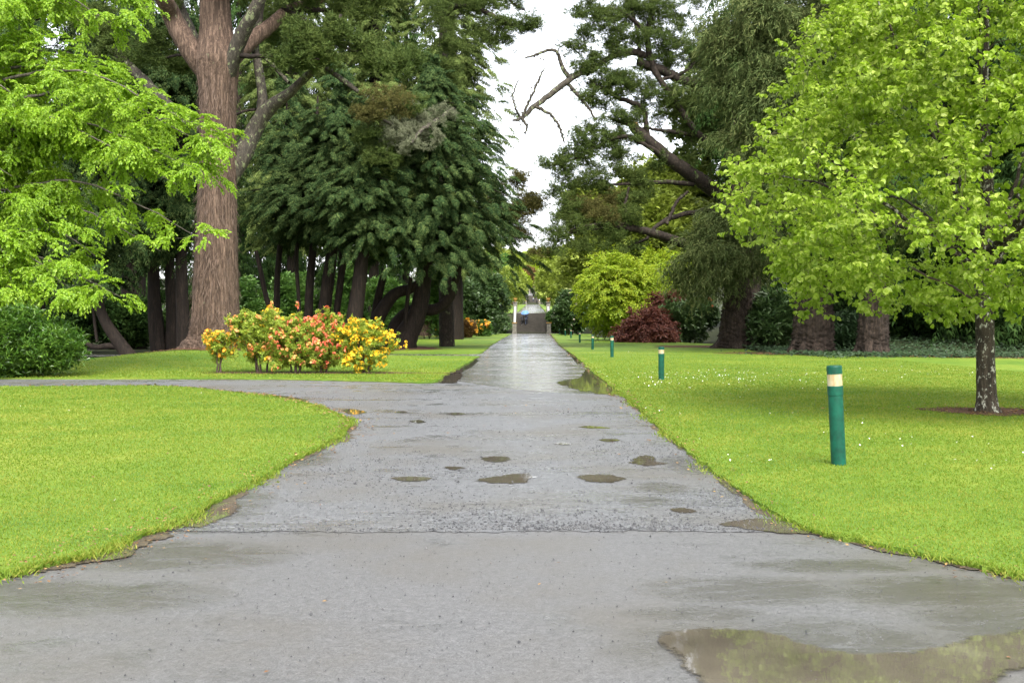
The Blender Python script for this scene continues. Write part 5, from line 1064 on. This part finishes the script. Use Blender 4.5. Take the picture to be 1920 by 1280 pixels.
# trees on the far terraces and hill
far = [(948, 505, 70, 230, L_LIME, 'light green tree left of the upper path on the second terrace'), (930, 480, 80, 260, L_SHRUB, 'mid green tree at the left end of the upper lawn'), (966, 515, 42, 330, L_LIME, 'yellowish sapling crown left of the middle steps'), (975, 500, 44, 430, L_YEL, 'yellow green tree beyond the middle steps on the left'),
       (1022, 512, 40, 380, L_LIME, 'fresh green tree right of the middle steps'), (1040, 490, 70, 300, L_LIME, 'broad fresh green tree right of the upper path'), (992, 505, 30, 640, L_BROWN, 'bronze tinted tree on the hill straight above the farthest steps'), (1008, 500, 34, 690, L_YEL, 'yellow green tree on the hill right of the farthest steps'), (972, 492, 44, 700, L_LIME, 'light green hill tree left of the bronze one'),
       (1030, 494, 50, 560, L_LIME, 'hill tree with a round light green crown right of the yellow green one'), (955, 545, 26, 330, L_BROWN, 'small bronze shrub at the foot of the middle steps'), (940, 548, 30, 300, L_RHOD, 'dark round shrub at the back of the upper lawn, left'), (1034, 548, 26, 330, L_RHOD, 'dark round shrub at the back of the upper lawn, right'), (1000, 488, 40, 800, L_SHRUB, 'topmost hill tree closing the avenue under the sky gap'), (960, 486, 60, 820, L_SHRUB, 'topmost hill tree left of the avenue end'), (1045, 486, 60, 820, L_PALE, 'topmost pale hill tree right of the avenue end'),
       (890, 460, 110, 330, L_LIME, 'tall light tree behind the rhododendron bank'), (1090, 455, 110, 330, L_LIME, 'tall light tree behind the pale green trees on the right')]
for k, (px, tp_, w_, Z, lf, lab) in enumerate(far): leafy('terrace_tree', lab, 'tree', px, 0, tp_, w_, Z, lf, 200 + k, 700, T_SMALL, max(.9, Z / 190), 12, .2, hollow=.5, low=.06 if tp_ > 540 else .12)
# saplings flanking the upper lawn
# ivy carpet on the right wood floor
def ivy(seed):
    rng = np.random.default_rng(seed); n = 26000; q = np.column_stack([rng.uniform(13, 34, n), rng.uniform(43.5, 70, n)]); f = (q[:, 1] > 44.5 + .5 * np.sin(q[:, 0] * 1.3) + .25 * np.sin(q[:, 0] * 3.1)); q = q[f]
    for c, s in (((14.4, 49.5), 2.2), ((16.2, 47.5), 1.8)): q = np.vstack([q, np.array(c) + rng.normal(size=(1500, 2)) * s * .6])
    n = len(q); B = np.column_stack([q, gh(q[:, 0], q[:, 1]) + rng.uniform(.02, .22, n)]); a = rng.uniform(0, 6.28, n)
    v, f = kites(B, np.column_stack([np.cos(a), np.sin(a), rng.normal(size=n) * .3]), np.tile([0, -.4, 1.0], (n, 1)) + rng.normal(size=(n, 3)) * .3, rng.uniform(.1, .2, n), .05)
    tag(link('ivy', make_mesh('ivy', v, f, None, [L_IVY])), kind='stuff')
ivy(7)

# ---------------------------------------------------------------- people on the steps
M_SKIN = plain('skin', (.45, .27, .19), .6, .05); M_HAIR = plain('dark_hair', (.02, .014, .01), .6, .2); M_COAT = plain('black_coat', (.012, .012, .014), .8, .2); M_NAVY = plain('navy_jacket', (.016, .02, .035), .8, .2)
M_JEAN = plain('dark_jeans', (.02, .028, .05), .85, .2); M_SHOE = plain('pale_shoes', (.5, .48, .45), .6, .1); M_BOOT = plain('black_boots', (.015, .013, .012), .6, .1); M_BLUE = plain('umbrella_blue', (.10, .22, .52), .5, .12, 3); M_METAL = plain('umbrella_shaft', (.2, .2, .2), .3, .1, metal=1)
def skinned(name, mat, verts, edges, radii, parent, sub_=1):
    me = bpy.data.meshes.new(name); me.from_pydata([tuple(v) for v in verts], edges, []); o = link(name, me, parent); me.materials.append(mat)
    m = o.modifiers.new('Skin', 'SKIN'); m.use_smooth_shade = True
    for k, r_ in enumerate(radii):
        d = me.skin_vertices[0].data[k]; d.radius = (r_, r_) if np.isscalar(r_) else r_; d.use_root = (k == 0)
    sb = o.modifiers.new('Subdivision', 'SUBSURF'); sb.levels = sub_; sb.render_levels = sub_; return o
def person(label, loc, h, coat, legs, shoe, hold=None, lean=.08, step=.17, group=None, face=0.0):
    """walking away up the steps; hold = which hand carries an umbrella (-1, 1 or None)"""
    t = thing('person', label, 'person', loc, group); t.rotation_euler.z = face; k = h / 1.72
    def V(*p): return np.array([p[0], p[1] + lean * max(0, p[2] - .9), p[2]]) * k
    J = dict(pel=V(0, 0, .93), wst=V(0, 0, 1.08), chs=V(0, .01, 1.30), nek=V(0, .02, 1.46), hd=V(0, .04, 1.56), top=V(0, .05, 1.69))
    for s_, nm in ((-1, 'l'), (1, 'r')):
        up_ = s_ == 1; yk = .20 if up_ else .02; fz = step if up_ else 0; fy = .30 if up_ else -.10
        J['sh' + nm] = V(.17 * s_, .01, 1.40); J['hip' + nm] = V(.095 * s_, 0, .88); J['kn' + nm] = V(.10 * s_, yk, .50 + fz * .45); J['an' + nm] = V(.10 * s_, fy - .05, .10 + fz); J['toe' + nm] = V(.11 * s_, fy + .13, .05 + fz)
        if hold == s_: J['el' + nm] = V(.24 * s_, .10, 1.16); J['wr' + nm] = V(.16 * s_, .27, 1.30); J['ha' + nm] = V(.13 * s_, .32, 1.36)
        else: J['el' + nm] = V(.235 * s_, -.04, 1.14); J['wr' + nm] = V(.22 * s_, .06, .92); J['ha' + nm] = V(.21 * s_, .09, .84)
    def build(name, mat, chain, rads, sub_=1):
        names = list(dict.fromkeys(n_ for e in chain for n_ in e)); return skinned(name, mat, [J[n_] for n_ in names], [(names.index(a_), names.index(b_)) for a_, b_ in chain], [np.array(rads[n_]) * k if not np.isscalar(rads[n_]) else rads[n_] * k for n_ in names], t, sub_)
    build('body', M_SKIN, [('pel', 'wst'), ('wst', 'chs'), ('chs', 'nek'), ('nek', 'hd'), ('hd', 'top'), ('chs', 'shl'), ('shl', 'ell'), ('ell', 'wrl'), ('wrl', 'hal'), ('chs', 'shr'), ('shr', 'elr'), ('elr', 'wrr'), ('wrr', 'har'), ('pel', 'hipl'), ('hipl', 'knl'), ('knl', 'anl'), ('pel', 'hipr'), ('hipr', 'knr'), ('knr', 'anr')],
          dict(pel=.11, wst=.10, chs=.12, nek=.055, hd=.095, top=.06, shl=.05, ell=.038, wrl=.026, hal=.032, shr=.05, elr=.038, wrr=.026, har=.032, hipl=.08, knl=.05, anl=.035, hipr=.08, knr=.05, anr=.035))
    J['hem'] = V(0, 0, .80)
    build('jacket', coat, [('hem', 'pel'), ('pel', 'wst'), ('wst', 'chs'), ('chs', 'nek'), ('chs', 'shl'), ('shl', 'ell'), ('ell', 'wrl'), ('chs', 'shr'), ('shr', 'elr'), ('elr', 'wrr')], dict(hem=(.20, .16), pel=(.20, .16), wst=(.17, .14), chs=(.18, .14), nek=.075, shl=.085, ell=.062, wrl=.046, shr=.085, elr=.062, wrr=.046))
    for nm in 'lr': build('shoe', shoe, [('an' + nm, 'toe' + nm)], {'an' + nm: .06, 'toe' + nm: .05})
    build('trousers', legs, [('pel', 'hipl'), ('hipl', 'knl'), ('knl', 'anl'), ('pel', 'hipr'), ('hipr', 'knr'), ('knr', 'anr')], dict(pel=.14, hipl=.10, knl=.075, anl=.058, hipr=.10, knr=.075, anr=.058))
    J['h1'] = V(0, .015, 1.52); J['h2'] = V(0, .02, 1.60); J['h3'] = V(0, .045, 1.71); build('hair', M_HAIR, [('h1', 'h2'), ('h2', 'h3')], dict(h1=.085, h2=.105, h3=.07))
    return t, J
def on_steps(px, py): 
    i = 6; return i
zs = 7 * 3.1 / 18; Zs = 161.1 + 6.45 * 6.9 / 18
pl, _ = person('person in black coat and pale shoes sharing the blue umbrella, left of the pair', ((979.5 - CX) / F * Zs, Zs, zs), 1.72, M_COAT, M_COAT, M_SHOE, None, .1)
pr, Jr = person('taller person in navy jacket and dark jeans holding the blue umbrella on the steps', ((986.8 - CX) / F * Zs, Zs, zs), 1.86, M_NAVY, M_JEAN, M_BOOT, -1, .1)
hx = np.array(pr.location) + Jr['hal']; u = thing('umbrella', 'open sky blue umbrella held over the two people climbing the steps', 'umbrella', hx); u.rotation_euler = (R(24), R(-8), 0)
a = Acc(); tube(a, [[0, 0, -.12], [0, 0, .3], [0, 0, .86]], .012, 8); a.build('shaft', [M_METAL], u); a = Acc(); tube(a, catmull([[0, 0, -.05], [0, 0, -.16], [.03, 0, -.21], [.06, 0, -.17]], 10), .018, 8); a.build('handle', [M_BOOT], u, smooth_shade=True)
a = Acc(); n8 = 8; rows = []
for j in range(9):
    th = j / 8 * 1.05; rr_ = .62 * math.sin(th) / math.sin(1.05); zz_ = .84 - .38 * (1 - math.cos(th)) / (1 - math.cos(1.05)); ring = []
    for i in range(32):
        an = i / 32 * 2 * PI; sc_ = 1 - .05 * (j / 8) * abs(math.sin(4 * an)); ring.append((rr_ * sc_ * math.cos(an), rr_ * sc_ * math.sin(an), zz_ + .035 * (j / 8) ** 2 * abs(math.sin(4 * an))))
    rows.append(ring)
Vv = np.array(rows).reshape(-1, 3); i = np.arange(8)[:, None] * 32; j = np.arange(32)[None]; j2 = (j + 1) % 32
a.add(Vv, np.stack([i + j, i + 32 + j, i + 32 + j2, i + j2], -1).reshape(-1, 4)); a.build('canopy', [M_BLUE], u, smooth_shade=True)
for q in range(8):
    a = Acc(); an = q / 8 * 2 * PI; tube(a, [[.02 * math.cos(an), .02 * math.sin(an), .81], [.34 * math.cos(an), 0.34 * math.sin(an), .70], [.60 * math.cos(an), .60 * math.sin(an), .46]], .006, 5); a.build('rib', [M_METAL], u)
Z2 = 402.2; z2 = 8.67 + 3.55 / 20 * 6
person('tiny grey clad person in the middle of the distant second flight of steps', ((1000 - CX) / F * Z2, Z2, z2), 1.75, plain('grey_coat', (.2, .2, .22), .8), M_JEAN, M_BOOT)
person('tiny dark clad person beside the right coping of the distant second flight', ((1006.5 - CX) / F * 400.6, 400.6, 8.67 + 3.55 / 20 * 2), 1.7, M_COAT, M_COAT, M_BOOT)

# rows of trees closing the far end of the avenue on the hill
HL = 'pale green tree in the mass on the hill closing the far avenue'
hp = leafy('hill_tree', HL, 'tree', 1000, 0, 470, 46, 760, L_LIME, 260, 700, T_SMALL, 3.6, 14, .3, group='trees massed on the far hill', hollow=.5, low=.06); hr = np.random.default_rng(261)
hq = leafy('hill_tree', HL, 'tree', 968, 0, 474, 46, 800, L_YEL, 262, 700, T_SMALL, 3.8, 14, .3, group='trees massed on the far hill', hollow=.5, low=.06)
for k in range(26):
    px = 915 + 7.2 * k + hr.uniform(-4, 4); Z = hr.uniform(720, 1050); x = (px - CX) / F * Z; s_ = hr.uniform(.75, 1.25); copy_thing(hp if k % 3 else hq, (x, Z, ghf(x, Z) - .3), hr.uniform(0, 6), (s_, s_, s_), HL)
